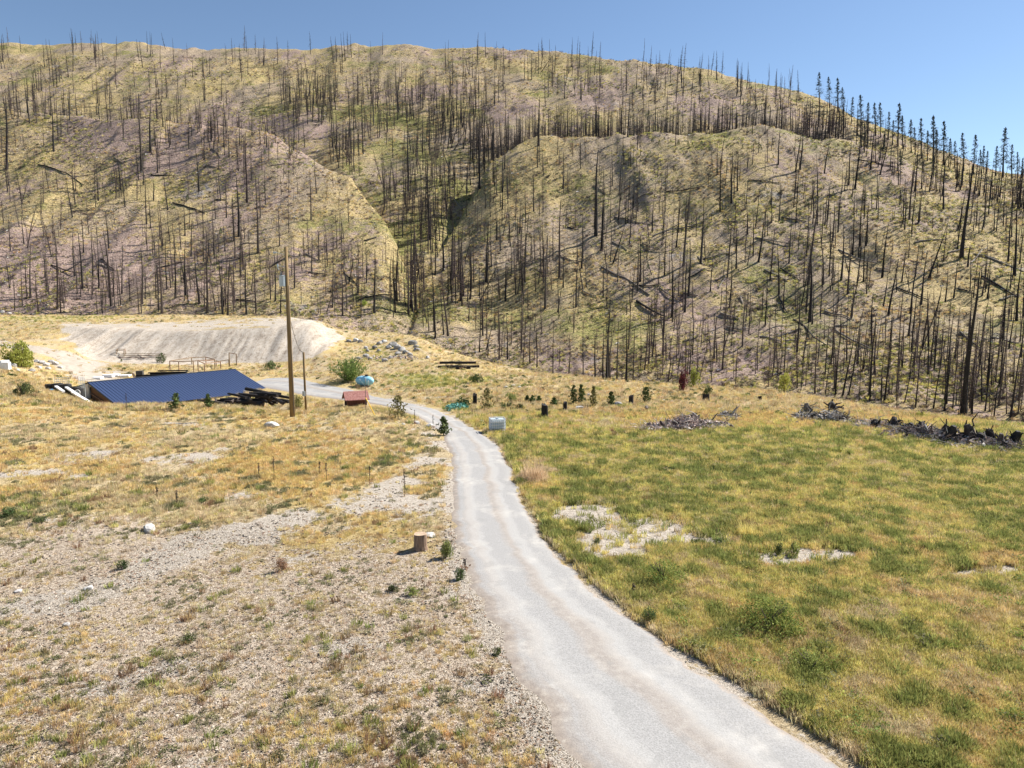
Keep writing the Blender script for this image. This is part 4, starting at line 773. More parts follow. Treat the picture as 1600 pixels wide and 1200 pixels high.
MB().tube([(-.05, 0, 13.75), (-.9, 0, 13.95)], .03, 6).tube([(-.8, 0, 13.93), (-1.05, 0, 13.9)], [.06, .1], 8).build('insulator_arm', M_metalg, pole)
MB().tube([(-.72, -.1, 13.0), (-.5, -.08, 13.5), (-.1, -.02, 13.7)], .015, 5).tube([(-.72, -.1, 12.6), (-.6, -.1, 12.5), (-.45, -.1, 12.42)], .015, 5).build('jumper_wire', M_wire, pole)
MB().tube([(.18, -.12, .3), (.15, -.1, 7), (.12, -.09, 11.2)], .02, 5).build('ground_wire', M_wire, pole)
P2 = at(478, 642); sp_ = empty('service_pole', P2); tag(sp_, 'short wooden service pole with a meter box, right of the tall pole', 'pole')
h2 = 93 * mpp(P2); MB().tube([(0, 0, -.4), (0, 0, h2)], [.13, .10], 10).build('pole', M_pole, sp_, True); MB().box((-.12, -.16, h2 * .30), (.3, .18, .55)).build('meter_box', M_metalg, sp_); MB().tube([(-.09, -.1, h2 * .35), (-.09, -.1, h2 - .1), (-.2, -.1, h2 + .12), (-.3, -.1, h2)], .025, 6).build('conduit', M_wire, sp_)
a = P + Vector((-.3, -.1, 11.3)); b = P2 + Vector((-.1, 0, h2)); w = MB(); w.tube([a.lerp(b, t) - Vector((0, 0, 1.5 * 4 * t * (1 - t))) - a for t in [i / 12 for i in range(13)]], .022, 5); o = w.build('service_wire', M_wire, loc=a); tag(o, 'thin dark wire sagging from the transformer to the short service pole', 'wire')
P3 = at(572, 646); rod = empty('marker_post', P3); tag(rod, 'thin dark rod with a slanting yellow guy guard beside the red-roofed shed', 'guy anchor'); s3 = mpp(P3)
MB().tube([(0, 0, -.3), (0, 0, 56 * s3)], .022, 6).build('rod', M_wire, rod); MB().tube([(0, 0, 25 * s3), (18 * s3, -.9, -.1)], .038, 8).build('guard', M_yellow, rod)

# ------------------------------------------------------------------ blue roofed shed
ax = Vector((.59, .807, 0)); pr = Vector((.807, -.59, 0)); RL = Vector((-53.2, 86.2, -.38)); LEN = 20.3
def S(s, w, z): return RL + ax * s + pr * w + Vector((0, 0, z)) - SB
SB = RL + Vector((0, 0, -3.6)); shed = empty('shed', SB); tag(shed, 'long low shed with a ribbed blue metal roof below the grass bank', 'shed')
rf = MB()
def slab(s0, s1, w0, z0, w1, z1, th, mb):
    v = [S(s0, w0, z0), S(s1, w0, z0), S(s1, w1, z1), S(s0, w1, z1)]; v += [q - Vector((0, 0, th)) for q in v]; mb.add(v, [(0, 3, 2, 1), (4, 5, 6, 7), (0, 1, 5, 4), (1, 2, 6, 5), (2, 3, 7, 6), (3, 0, 4, 7)])
slab(0, LEN, 0, 0, 8.3, -2.5, .06, rf)
k = 0.3
while k < LEN - .1:
    slab(k, k + .09, .06, .035, 8.28, -2.46, .05, rf); k += .42
R_ = rf.build('roof', M_blueroof, shed); q = MB(); slab(-.05, LEN + .05, -.16, .07, .1, .05, .2, q); q.build('ridge_cap', M_ridge, R_)
q = MB(); slab(-.1, LEN + .1, -2.6, -.62, -.17, -.02, .06, q); q.build('rear_roof', M_ridge, shed)
q = MB(); slab(-.04, .06, 0, -.06, 8.3, -2.56, .16, q); slab(LEN - .06, LEN + .04, 0, -.06, 8.3, -2.56, .16, q); q.build('barge_board', M_ridge, R_)
q = MB(); slab(.05, .2, -2.4, -.7, -.1, -.12, 3.4, q); q.build('end_wall', M_wallw, shed)
for i in range(3): q = MB(); q.beam(S(.02, -2.4 + 1.15 * i, -.75 + .28 * i), S(.02, -2.4 + 1.15 * i, -4), .1, .1); q.build('wall_batten', M_metalg, shed)
q = MB(); slab(.3, .42, 0, -.3, 7.4, -2.4, 2.6, q); q.build('side_wall', M_wood, shed); q = MB(); q.beam(S(.15, .1, -1.4), S(.15, 6.5, -2.9), .08, .14); q.build('brace', M_lumber, shed)
q = MB(); slab(.3, LEN - .2, -2.35, -.8, -2.2, -.8, 3.2, q); q.build('rear_wall', M_wallw, shed); q = MB(); slab(LEN - .35, LEN - .2, -2.3, -.8, 7.6, -2.75, 2.2, q); q.build('right_wall', M_wood, shed)
for i in range(6): q = MB(); p = S(.6 + i * 3.8, 7.9, -2.45); q.beam(p, p - Vector((0, 0, 2.0)), .14, .14); q.build('post', M_lumber, shed)

# ------------------------------------------------------------------ charred logs heaped beside the shed
random.seed(21)
LP = []
for i in range(66):
    t = random.random() ** .85; px = 328 + 104 * t + random.uniform(-5, 5); lay = random.choice([0, 0, 1, 1, 2, 2]) if .3 < t < .93 else random.choice([0, 0, 1]); LP.append((px, lay))
LP.sort(); n_ = 0
for i, (px, lay) in enumerate(LP):
    D_ = 67.5 + random.uniform(-1.4, 2.2) ; X_ = (px - 800) / FPX * D_; py = 637 - 8 * (px - 325) / 118 - lay * 6 - random.uniform(0, 4) ; z_ = pt(px, py, D_)[2]
    L_ = random.uniform(1.5, 3.4); yaw = random.gauss(2.45, .4); rr = random.uniform(.11, .2); d = Vector((math.cos(yaw), math.sin(yaw), random.uniform(.0, .12))) * L_ / 2; q = MB(); c = Vector((X_, D_, z_))
    q.tube([-d, -d * .3 + Vector((0, 0, .04)), d], [rr, rr * .95, rr * .7], 9, wob=.15); o = q.build('charred_log', M_snag if i % 3 == 0 else M_char, loc=c)
    third = ['left', 'second', 'third', 'fourth', 'fifth', 'right'][i // 11]; k_ = i % 11
    tag(o, '%s charred log of the %s sixth, heap beside the blue roof' % (['first', 'second', 'third', 'fourth', 'fifth', 'sixth', 'seventh', 'eighth', 'ninth', 'tenth', 'eleventh', 'twelfth'][k_], third), 'log', 'charred logs heaped beside the blue-roofed shed')
mound = MB()
for (px, py, L_) in [(325, 636, 3.2), (332, 641, 3.6), (345, 643, 3.4), (405, 612, 5.5), (425, 617, 5.5)]:
    D_ = 68; X_ = (px - 800) / FPX * D_; z_ = pt(px, py, D_)[2]; d = Vector((.75, -.5, -.04)) * L_ / 2; q = MB(); q.tube([-d, d], [.17, .13], 9, wob=.1); o = q.build('charred_log', M_char, loc=(X_, D_, z_))
    tag(o, {325: 'topmost of three long charred logs jutting left from the heap', 332: 'middle of three long charred logs jutting left from the heap', 345: 'lowest of three long charred logs jutting left from the heap', 405: 'long charred log on top at the right end of the heap', 425: 'long charred log pointing at the pole from the heap'}[px], 'log', 'charred logs heaped beside the blue-roofed shed')

# ------------------------------------------------------------------ small red roofed well house
P = at(556, 634, 62); s_ = P.y / FPX; wh = empty('well_house', P, R(24)); tag(wh, 'tiny dark shed with a red shingle gable roof beside the driveway bend', 'well house')
q = MB(); W_, D2, H2 = 2.3, 1.5, 1.0
q.box((0, D2 / 2 - .05, H2 / 2), (W_, .1, H2)).box((0, -D2 / 2 + .05, H2 / 2), (W_, .1, H2)).box((W_ / 2 - .05, 0, H2 / 2), (.1, D2 - .2, H2)); q.add([(-W_ / 2, -D2 / 2, H2), (-W_ / 2, D2 / 2, H2), (-W_ / 2, 0, H2 + .62), (-W_ / 2 + .1, -D2 / 2, H2), (-W_ / 2 + .1, D2 / 2, H2), (-W_ / 2 + .1, 0, H2 + .62)], [(0, 2, 1), (3, 4, 5), (0, 1, 4, 3), (1, 2, 5, 4), (2, 0, 3, 5)]); q.build('wall', M_redwall, wh)
MB().box((-W_ / 2 + .16, 0, H2 / 2), (.04, D2 - .3, H2)).build('doorway', M_black, wh)  # black panel painting the dark interior behind the open gable end
for sgn, nm in ((-1, 'roof'), (1, 'roof')):
    q = MB(); v = [(-W_ / 2 - .25, 0, H2 + .74), (W_ / 2 + .25, 0, H2 + .74), (W_ / 2 + .25, sgn * (D2 / 2 + .35), H2 - .16), (-W_ / 2 - .25, sgn * (D2 / 2 + .35), H2 - .16)]; v += [(a_, b_, c_ - .08) for a_, b_, c_ in v]; q.add(v, [(0, 1, 2, 3), (7, 6, 5, 4), (0, 4, 5, 1), (1, 5, 6, 2), (2, 6, 7, 3), (3, 7, 4, 0)]); q.build(nm, M_shingle, wh)

# ------------------------------------------------------------------ blue tank, tote, stumps
P = at(570, 604, 80); tk = empty('water_tank', P, R(-22)); tag(tk, 'pale blue rounded plastic tank lying by the big green bush', 'water tank')
q = MB(); N_ = 14; sec = []; n_ = 16
for i in range(N_):
    t = i / (N_ - 1); x = -1.45 + 2.9 * t; e = math.sin(math.pi * min(max(t, .0), 1)) ** .35 * (.96 + .04 * math.cos(i * math.pi)); e = max(e, .25)
    for k in range(n_):
        a_ = 2 * math.pi * k / n_; cy = math.cos(a_) * .78 * e; cz = math.sin(a_); cz = (cz * .72 if cz > 0 else cz * .80) * e; cy *= (1 if cz > 0 else 1 + cz * .25); q.v.append((x, cy, .86 + cz))
for i in range(N_ - 1):
    for k in range(n_): q.f.append((i * n_ + k, i * n_ + (k + 1) % n_, (i + 1) * n_ + (k + 1) % n_, (i + 1) * n_ + k)); q.m.append(0)
q.f += [tuple(range(n_))[::-1], tuple((N_ - 1) * n_ + k for k in range(n_))]; q.m += [0, 0]; q.build('tank_shell', M_tank, tk, True)
MB().tube([(.35, 0, 1.55), (.35, 0, 1.72)], [.26, .24], 14).build('lid', M_black, tk); MB().tube([(-.3, -.84, 1.2), (.4, -.5, .1), (.75, -.84, 1.3)], .035, 6).tube([(1.1, -.7, 1.0), (.9, -.5, .1)], .035, 6).build('strap', M_white, tk)
MB().box((-.5, 0, .08), (.2, 1.1, .16)).box((.6, 0, .08), (.2, 1.1, .16)).build('cradle', M_lumber, tk)
P = at(777, 674); tt_ = empty('caged_tote', P, R(10)); tag(tt_, 'white plastic liquid tote in a wire cage beside the driveway', 'tote')
q = MB(); q.box((0, 0, .56), (1.04, .9, .84)); q.build('tank', M_tote, tt_)
bv = tt_.children[0].modifiers.new('bev', 'BEVEL'); bv.width = .09; bv.segments = 3
q = MB()
for i in range(9): x = -.56 + i * .14; [q.tube([(x, y, .14), (x, y, 1.02)], .02, 5) for y in (-.49, .49)]
for i in range(8): y = -.49 + i * .14; [q.tube([(x, y, .14), (x, y, 1.02)], .02, 5) for x in (-.56, .56)]
for z in (.15, .36, .58, .8, 1.02): q.tube([(-.56, -.49, z), (.56, -.49, z), (.56, .49, z), (-.56, .49, z), (-.56, -.49, z)], .022, 5)
q.build('cage', M_white, tt_)
q = MB(); [q.box((x, 0, .06), (.12, 1.0, .1)) for x in (-.5, 0, .5)]; q.build('pallet', M_white, tt_); MB().tube([(0, 0, .98), (0, 0, 1.05)], .12, 12).build('cap', M_metalg, tt_)
def stump(px, py, w, h, m_, name, lb, cat, group=None, top=None, slope=.2):
    P = at(px, py); s_ = mpp(P); r_ = w * s_ / 2; hh = h * s_; t = empty(name, P, random.uniform(0, 6)); tag(t, lb, cat, group); b = MB(); n = 18; R0 = []
    jag = [random.uniform(-.06, .06) for k in range(n)]
    for zz, rr in ((-.15, 1.15), (.02, 1.08), (.25, .98), (.6, .95), (1, .93)):
        for k in range(n): a_ = 6.283 * k / n; f = rr * (1 + .05 * math.sin(3 * a_ + w) + (random.uniform(-.02, .02))); b.v.append((r_ * f * math.cos(a_), r_ * f * math.sin(a_), hh * (zz + (jag[k] + slope * .5 * math.cos(a_) if zz == 1 and top is None else 0))))
    for i in range(4):
        for k in range(n): b.f.append((i * n + k, i * n + (k + 1) % n, (i + 1) * n + (k + 1) % n, (i + 1) * n + k)); b.m.append(0)
    b.build('bark', m_, t, False); c = MB(); ring = [b.v[4 * n + k] for k in range(n)]; cz = sum(v[2] for v in ring) / n; c.v = ring + [(0, 0, cz - .02)]; c.f = [(k, (k + 1) % n, n) for k in range(n)]; c.m = [0] * n; c.build('cut_top', top or M_char, t)
    return t
stump(657, 858, 22, 26, M_barkbrown, 'log_round', 'upright brown log round standing on stony ground left of the driveway', 'log round', None, M_cut)
G_ = 'charred stumps standing in the field'
for px, py, w, h, lb in [(742, 633, 7, 17, 'narrow black stump nearest the driveway, behind the brown young pine'), (851, 653, 11, 21, 'thick black stump with a slanted broken top, nearest the white tote'), (883, 643, 7, 15, 'slim black stump just left of the twin green saplings'), (986, 633, 8, 15, 'black stump with slanted top just left of a small green pine'), (1103, 626, 11, 10, 'low wide black stump in front of a round green bush'), (1187, 626, 6, 7, 'smallest black stump, near the field edge at right')]:
    stump(px, py, w, h, M_char, 'charred_stump', lb, 'stump', G_)

# ------------------------------------------------------------------ rocks
def rock_mesh(seed):
    bm = bmesh.new(); bmesh.ops.create_icosphere(bm, subdivisions=2, radius=1); r2 = random.Random(seed); pl = [(Vector((r2.gauss(0, 1), r2.gauss(0, 1), r2.gauss(0, 1))).normalized(), r2.uniform(.6, .85)) for i in range(9)]
    for v in bm.verts:
        for n_, d in pl:
            k = v.co.dot(n_)
            if k > d: v.co -= n_ * (k - d)
        v.co *= r2.uniform(.96, 1.05)
    me = bpy.data.meshes.new('rock'); bm.to_mesh(me); bm.free(); me.materials.append(M_rock); return me
RM = [rock_mesh(i) for i in range(6)]
RMG = []
for i in range(6):
    m9 = RM[i].copy(); m9.materials.clear(); m9.materials.append(M_rockgrey); RMG.append(m9)
def rock(px, py, w, lb, group=None, dmin=12, flat=.7):
    P = at(px, py, dmin); s_ = mpp(P) * w / 2; o = link('boulder', (RMG if group == 'grey boulders on the grassy knoll' and int(px) % 4 else RM)[int(px * 7 + py) % 6], None, P + Vector((0, 0, s_ * .25)), (random.uniform(-.2, .2), random.uniform(-.2, .2), random.uniform(0, 6)), (s_ * 1.05, s_ * .9, s_ * flat)); tag(o, lb, 'boulder', group)
rock(234, 829, 28, 'pale flat rock on the bare ground at left centre', flat=.55); rock(104, 978, 13, 'small pale rock in the stony patch at lower left'); rock(425, 667, 24, 'low pale rock in golden grass near the base of the tall pole', flat=.5); rock(138, 921, 16, 'small pale rock at the edge of the golden grass at lower left', flat=.5); rock(28, 925, 14, 'flat pale rock at far left by the stony band', flat=.4); rock(672, 838, 22, 'flat pale stone slab behind the log round', flat=.3)
rock(651, 662, 12, 'grey rock left of the driveway under the dark shrub'); rock(672, 668, 14, 'larger grey rock left of the driveway among bare stems'); rock(752, 660, 9, 'white stone at the driveway edge left of the tote'); rock(921, 619, 10, 'white rock just behind the twin green saplings'); rock(905, 640, 20, 'low pale slab in front of the twin saplings', flat=.4); rock(966, 634, 15, 'pale rock right of the slender saplings'); rock(630, 664, 8, 'small white rock left of the driveway')
RG = 'boulders piled in the yard left of the shed'
PL = [(8, 570, 14), (22, 573, 12), (3, 577, 12), (44, 573, 9), (58, 566, 10), (66, 568, 12), (72, 572, 12), (80, 566, 9), (86, 570, 12), (60, 575, 10), (75, 577, 9), (50, 580, 10), (27, 580, 9), (94, 575, 8)]
PL.sort()
for i, (px, py, w) in enumerate(PL): rock(px, py, w, '%s pale boulder counted from the left in the rock pile beside the dirt track' % ['first', 'second', 'third', 'fourth', 'fifth', 'sixth', 'seventh', 'eighth', 'ninth', 'tenth', 'eleventh', 'twelfth', 'thirteenth', 'fourteenth'][i], RG, 78)
PK = sorted([(545, 534, 8), (556, 533, 9), (563, 535, 8), (572, 545, 8), (585, 545, 9), (593, 538, 9), (600, 536, 9), (608, 544, 9), (614, 541, 12), (621, 545, 12), (628, 548, 11), (622, 554, 9), (634, 552, 10), (645, 538, 12), (650, 543, 9), (560, 561, 8), (572, 558, 9), (579, 562, 8), (601, 565, 9), (610, 560, 7), (640, 556, 9), (592, 549, 7), (651, 548, 10), (574, 549, 6), (668, 560, 7)])
Nn = ['first', 'second', 'third', 'fourth', 'fifth', 'sixth', 'seventh', 'eighth', 'ninth', 'tenth', 'eleventh', 'twelfth', 'thirteenth', 'fourteenth', 'fifteenth', 'sixteenth', 'seventeenth', 'eighteenth', 'nineteenth', 'twentieth', 'twenty-first', 'twenty-second', 'twenty-third', 'twenty-fourth', 'twenty-fifth']
for i, (px, py, w) in enumerate(PK): rock(px, py, w * 1.3, '%s grey boulder from the left on the grassy knoll behind the bush' % Nn[i], 'grey boulders on the grassy knoll', 90)
for i, (px, py, w) in enumerate([(790, 606, 9), (802, 604, 10), (812, 606, 8), (1050, 628, 7), (1037, 627, 8)]): rock(px, py, w, ['left', 'middle', 'right'][i] + ' of three low rocks in straw grass beyond the stumps' if i < 3 else ['right', 'left'][i - 3] + ' of two grey stones right of the small green pine', None, 60, .5)
for i, (px, py, w) in enumerate([(3, 489, 9), (15, 491, 7)]): rock(px, py, w, ['larger white rock at the far left rim of the gravel bank', 'smaller white rock at the far left rim of the gravel bank'][i], None, 140)

# ------------------------------------------------------------------ bushes, saplings, stalks
def bush_mesh(name, m_, n, size, spread=1.0, lumps=9, flat=.8):
    cs = []
    for i in range(lumps): a_ = rng.uniform(0, 6.28); r_ = rng.uniform(0, .62) * spread; cs.append((r_ * math.cos(a_), r_ * math.sin(a_), rng.uniform(.2, 1 - .5 * r_) * flat, rng.uniform(.22, .42)))
    P = []
    for c in cs:
        k = n // lumps; d = rng.normal(size=(k, 3)); d /= np.linalg.norm(d, axis=1)[:, None]; P.append(np.array(c[:3]) + d * c[3] * (rng.uniform(.3, 1.05, k) ** .5)[:, None])
    P = np.concatenate(P); P[:, 2] = np.abs(P[:, 2]); V, F = leaf_quads(P, size); return npmesh(name, V, F, m_)
def stems_mesh(name, m_, n=9, h=.9):
    b = MB()
    for i in range(n): a_ = random.uniform(0, 6.28); r_ = random.uniform(.15, .6); b.tube([(0, 0, -.03), (r_ * .4 * math.cos(a_), r_ * .4 * math.sin(a_), h * .5), (r_ * math.cos(a_), r_ * math.sin(a_), h * random.uniform(.7, 1))], [.03, .02, .008], 5)
    return b.mesh(name, m_)
STM = [stems_mesh('stems', M_twig) for i in range(3)]
def bush(px, py, w, h, me, name, lb, cat='bush', dmin=12, grp=None, stem=True):
    P = at(px, py, dmin); s_ = mpp(P); r0 = empty(name, P, random.uniform(0, 6)); k = (w * s_ / 2 / .9, w * s_ / 2 / .9, h * s_ / .95); link('foliage', me, r0, sc=k)
    if stem: link('stems', random.choice(STM), r0, sc=k)
    tag(r0, lb, cat, grp); return r0
def willow_mesh():
    P = []
    for i in range(170):
        a_ = rng.uniform(0, 6.28); r_ = rng.uniform(.15, 1) ; h = rng.uniform(.6, 1.02) * (1 - .35 * r_); t = np.linspace(.1, 1, 24)
        P.append(np.stack([math.cos(a_) * r_ * t ** .8, math.sin(a_) * r_ * t ** .8, h * t], -1) + rng.normal(0, .025, (24, 3)))
    V, F = leaf_quads(np.concatenate(P), .035, .8); return npmesh('foliage', V, F, M_bushg)
bush(546, 597, 62, 44, willow_mesh(), 'willow_bush', 'big round green bush behind the pale blue tank', dmin=80)
bush(35, 573, 52, 38, bush_mesh('foliage', M_bushy, 2600, .055), 'olive_bush', 'large olive yellow bush by the dirt track at far left', dmin=78)
bush(37, 619, 34, 22, bush_mesh('foliage', M_weed, 1500, .06), 'dark_bush', 'dark green round bush in golden grass at the far left')
bush(1068, 612, 22, 36, bush_mesh('foliage', M_maroon, 900, .07, flat=.9), 'maroon_shrub', 'dark red leafed small tree at the far edge of the field')
bush(1083, 606, 26, 32, bush_mesh('foliage', M_bushy, 700, .07), 'yellow_shrub', 'yellow green shrub just right of the dark red tree')
bush(1225, 616, 26, 34, bush_mesh('foliage', M_bushy, 900, .06), 'yellow_shrub', 'yellow green shrub at the field edge right of the stumps')
bush(1105, 618, 22, 15, bush_mesh('foliage', M_pine, 900, .07), 'green_bush', 'dark green bush behind the low wide stump')
bush(570, 375 + 102, 12, 10, bush_mesh('foliage', M_bushy, 500, .09), 'yellow_bush', 'small bright yellow green bush on the lower hillside right of the pole', dmin=180)
bush(1438, 652, 30, 14, bush_mesh('foliage', M_bushy, 500, .07), 'green_bush', 'low yellow green bush at the field edge above the charred roots')
bush(1200, 985, 92, 56, bush_mesh('foliage', M_bushg, 4600, .036, 1.5, 24), 'leafy_shrub', 'largest spreading dark green leafy shrub in the lower right field')
bush(1035, 912, 80, 42, bush_mesh('foliage', M_bushg, 2200, .036, 1.5, 20), 'leafy_shrub', 'looser green leafy shrub between the gravel patch and driveway')
bush(1268, 1050, 90, 36, bush_mesh('foliage', M_bushg, 2600, .036, 1.5, 20), 'leafy_shrub', 'bright leafy shrub lowest in the right field')
bush(1015, 972, 34, 24, bush_mesh('foliage', M_weed, 800, .06), 'leafy_shrub', 'small dark shrub near the right edge of the driveway')
bush(933, 850, 20, 10, bush_mesh('foliage', M_weed, 500, .09), 'leafy_weed', 'small dark weed at the left end of the gravel patch'); bush(1086, 852, 20, 13, bush_mesh('foliage', M_pine, 500, .09), 'leafy_weed', 'round dark green weed at the right end of the gravel patch')
bush(1240, 866, 26, 22, bush_mesh('foliage', M_grass, 700, .08), 'leafy_weed', 'green tuft above the long pale gravel strip'); bush(1217, 866, 18, 20, bush_mesh('foliage', M_weed, 600, .08), 'leafy_weed', 'dark tuft above the left half of the long gravel strip')
bush(697, 872, 30, 32, bush_mesh('foliage', M_grass, 1400, .06), 'leafy_weed', 'green weed clump between the log round and the driveway'); bush(719, 906, 22, 22, bush_mesh('foliage', M_weed, 900, .07), 'leafy_weed', 'dark weed clump at the driveway edge below the log round'); bush(778, 1022, 22, 12, bush_mesh('foliage', M_weed, 500, .09), 'leafy_weed', 'small dark weed at the lower left edge of the driveway')
bush(15, 806, 44, 15, bush_mesh('foliage', M_weed, 900, .06), 'leafy_weed', 'dark green weeds at the far left edge among gold grass'); bush(65, 818, 30, 13, bush_mesh('foliage', M_weed, 700, .07), 'leafy_weed', 'second dark green weed clump from the left edge'); bush(315, 786, 24, 10, bush_mesh('foliage', M_pine, 500, .08), 'leafy_weed', 'isolated black green weed in tan grass at centre left'); bush(190, 890, 22, 17, bush_mesh('foliage', M_weed, 500, .08), 'leafy_weed', 'green weed above the stony band at lower left')
bush(850 - 205, 800 + 130, 30, 14, bush_mesh('foliage', M_grass, 800, .07), 'leafy_weed', 'green weed clump below the log round'); bush(613, 925, 28, 13, bush_mesh('foliage', M_weed, 700, .07), 'leafy_weed', 'dark green weed clump left of and below the log round'); bush(293, 1002, 30, 15, bush_mesh('foliage', M_weed, 600, .08), 'leafy_weed', 'green weed clump at lower left on stony ground')
bush(440, 892, 30, 22, bush_mesh('foliage', M_rust, 900, .06), 'tumbleweed', 'rusty brown round dry weed on the stony ground'); bush(833, 752, 54, 30, tuft('foliage', M_straw, 1200, 1.1, .95, .012, .35), 'dry_grass_clump', 'tall straw coloured grass clump at the right edge of the driveway', 'dry grass', stem=False); bush(1165, 838, 36, 26, tuft('foliage', M_gold, 700, 1.0, .9, .015, .5), 'dry_grass_clump', 'pale straw grass clump right of the gravel patch', 'dry grass', stem=False)
def sap(px, py, w, h, m_, lb, grp=None):
    w *= 1.25; h *= 1.12; P = at(px, py, 30); s_ = mpp(P); r0 = empty('young_pine', P, random.uniform(0, 6)); H3 = h * s_; W3 = w * s_ / 2; n = 360; t = rng.uniform(0, 1, n); an = rng.uniform(0, 6.28, n); lob = .75 + .35 * np.sin(an * 3 + t * 9 + px) + .3 * np.sin(t * 23 + px); r_ = W3 * np.where(t < .3, .75 + t, 1.28 - t * 1.05) * rng.uniform(.1, 1.15, n) ** .6 * lob
    V, F = leaf_quads(np.stack([r_ * np.cos(an), r_ * np.sin(an), H3 * (.1 + .9 * t)], -1), .12, .7); link('foliage', npmesh('foliage', V, F, m_), r0); MB().tube([(0, 0, -.1), (.02, .02, H3 * .98)], [.045, .012], 6).build('trunk', M_snag, r0); tag(r0, lb, 'young pine', grp)
for a_ in [(622, 655, 34, 34, M_pinebrown, 'dark olive young pine on the grass left of the driveway bend'), (761, 640, 24, 30, M_pinebrown, 'brown tinged young pine above the white tote'), (896, 632, 13, 27, M_pine, 'left of the twin dark green saplings right of the slim stump'), (908, 632, 14, 28, M_pine, 'right of the twin dark green saplings right of the slim stump'), (927, 637, 11, 30, M_pinebrown, 'slender olive sapling right of the twin green saplings'), (955, 634, 12, 20, M_pine, 'short green sapling left of the pale rock'), (1009, 629, 20, 22, M_pine, 'bright green young pine right of a slanted stump'), (275, 641, 18, 24, M_pine, 'green sapling in front of the blue roof'), (326, 638, 12, 20, M_pine, 'small sapling at the left end of the charred log heap'),
           (866, 635, 9, 12, M_pine, 'tiny green sapling left of the slim stump'), (832, 629, 7, 10, M_pine, 'left of two tiny saplings in the straw grass'), (842, 629, 7, 9, M_pine, 'right of two tiny saplings in the straw grass'), (693, 680, 18, 26, M_pine, 'dark slim pine at the left edge of the driveway'), (824, 628, 7, 9, M_weed, 'leftmost tiny plant in the row of three before the stumps')]: sap(*a_)
for i, (px, py, w, h, m_, lb) in enumerate([(724, 637, 28, 15, M_pine, 'dark green low shrub left of the brown young pine'), (798, 627, 20, 14, M_grass, 'round green shrub right of the brown young pine'), (793, 640, 20, 12, M_weed, 'dark low shrub left of the thick stump'), (812, 641, 16, 10, M_weed, 'low weed bush beside the thick stump'), (746, 598, 20, 15, M_pine, 'dark juniper like shrub on the lower bench beyond the driveway'), (1056, 626, 16, 8, M_grass, 'low green shrub among stones right of the small pine'), (190, 588 - 23, 4, 4, M_weed, 'tiny shrub beside the scrap pile'), (425, 577, 22, 12, M_weed, 'dark green shrub at the foot of the gravel bank left of the pole'), (252, 567, 12, 14, M_weed, 'dark shrub between scrap pile and timber frame'), (395, 628, 10, 8, M_grass, 'small green plant against the log heap'), (467, 637, 22, 18, M_grass, 'green shrub between the two poles')]):
    bush(px, py, w * 1.2, h * 1.15, bush_mesh('foliage', m_, 700, .075, 1.3, 12), 'low_shrub', lb, dmin=(40 if py > 610 else 80))
P = at(715, 640, 45); nt = tag(link('garden_netting', weed('garden_netting', M_tarp, 400, 1.35, .7, .14), None, P), 'crumpled teal green netting mound beside the driveway bend', 'netting')
def stalk(px, py, h, lb, m_=None, lean=0):
    P = at(px, py, 14); s_ = mpp(P); H3 = h * s_; t = empty('dry_stalk', P, random.uniform(0, 6)); MB().tube([(0, 0, -.1), (.02, .03, H3 * .6), (.03 + lean, .02, H3)], [.018, .014, .012], 6).build('stem', m_ or M_snag, t)
    c = rng.normal(0, .03, (60, 3)); c[:, 2] = H3 * rng.uniform(.45, 1.0, 60); V, F = leaf_quads(c, .035); link('seed_head', npmesh('seed_head', V, F, m_ or M_snag), t); c = rng.normal(0, .09, (30, 3)); c[:, 2] = H3 * rng.uniform(.02, .35, 30); V, F = leaf_quads(c, .05); link('dead_leaves', npmesh('dead_leaves', V, F, M_rust), t); tag(t, lb, 'dry stalk', 'dark dry stalks standing in the field')
for px, py, h, lb in [(428, 753, 42, 'tallest dark dry stalk in the middle of the left field'), (405, 746, 24, 'shorter dark stalk just left of the tallest stalk'), (277, 789, 24, 'thin dry stalk near the isolated dark weed'), (246, 776, 16, 'shortest dry stalk at left centre'), (510, 748, 26, 'left of two stalks in the tan grass below the tall pole'), (500, 742, 22, 'thin stalk beside another one below the service pole'), (578, 757, 30, 'brown bushy stalk left of the bare pale patch'), (632, 775, 44, 'tall dry stalk near the driveway left edge'), (198, 642, 28, 'dark stalk standing out against the blue roof'), (777, 632, 62, 'very thin bare yellow sapling behind the tote'), (712, 618, 24, 'thin bare stalk beyond the driveway bend'), (648, 678 - 12, 26, 'bare branching stalk by the grey rocks'), (677, 672, 24, 'dark bare stalk left of the slim pine'), (990, 932, 22, 'pale flower stalk near the right edge of the driveway'), (855, 610, 14, 'tiny thin stalk in straw grass beyond the stumps'), (726, 890, 18, 'thin stalk at the driveway edge below the log round')]: stalk(px, py, h, lb)

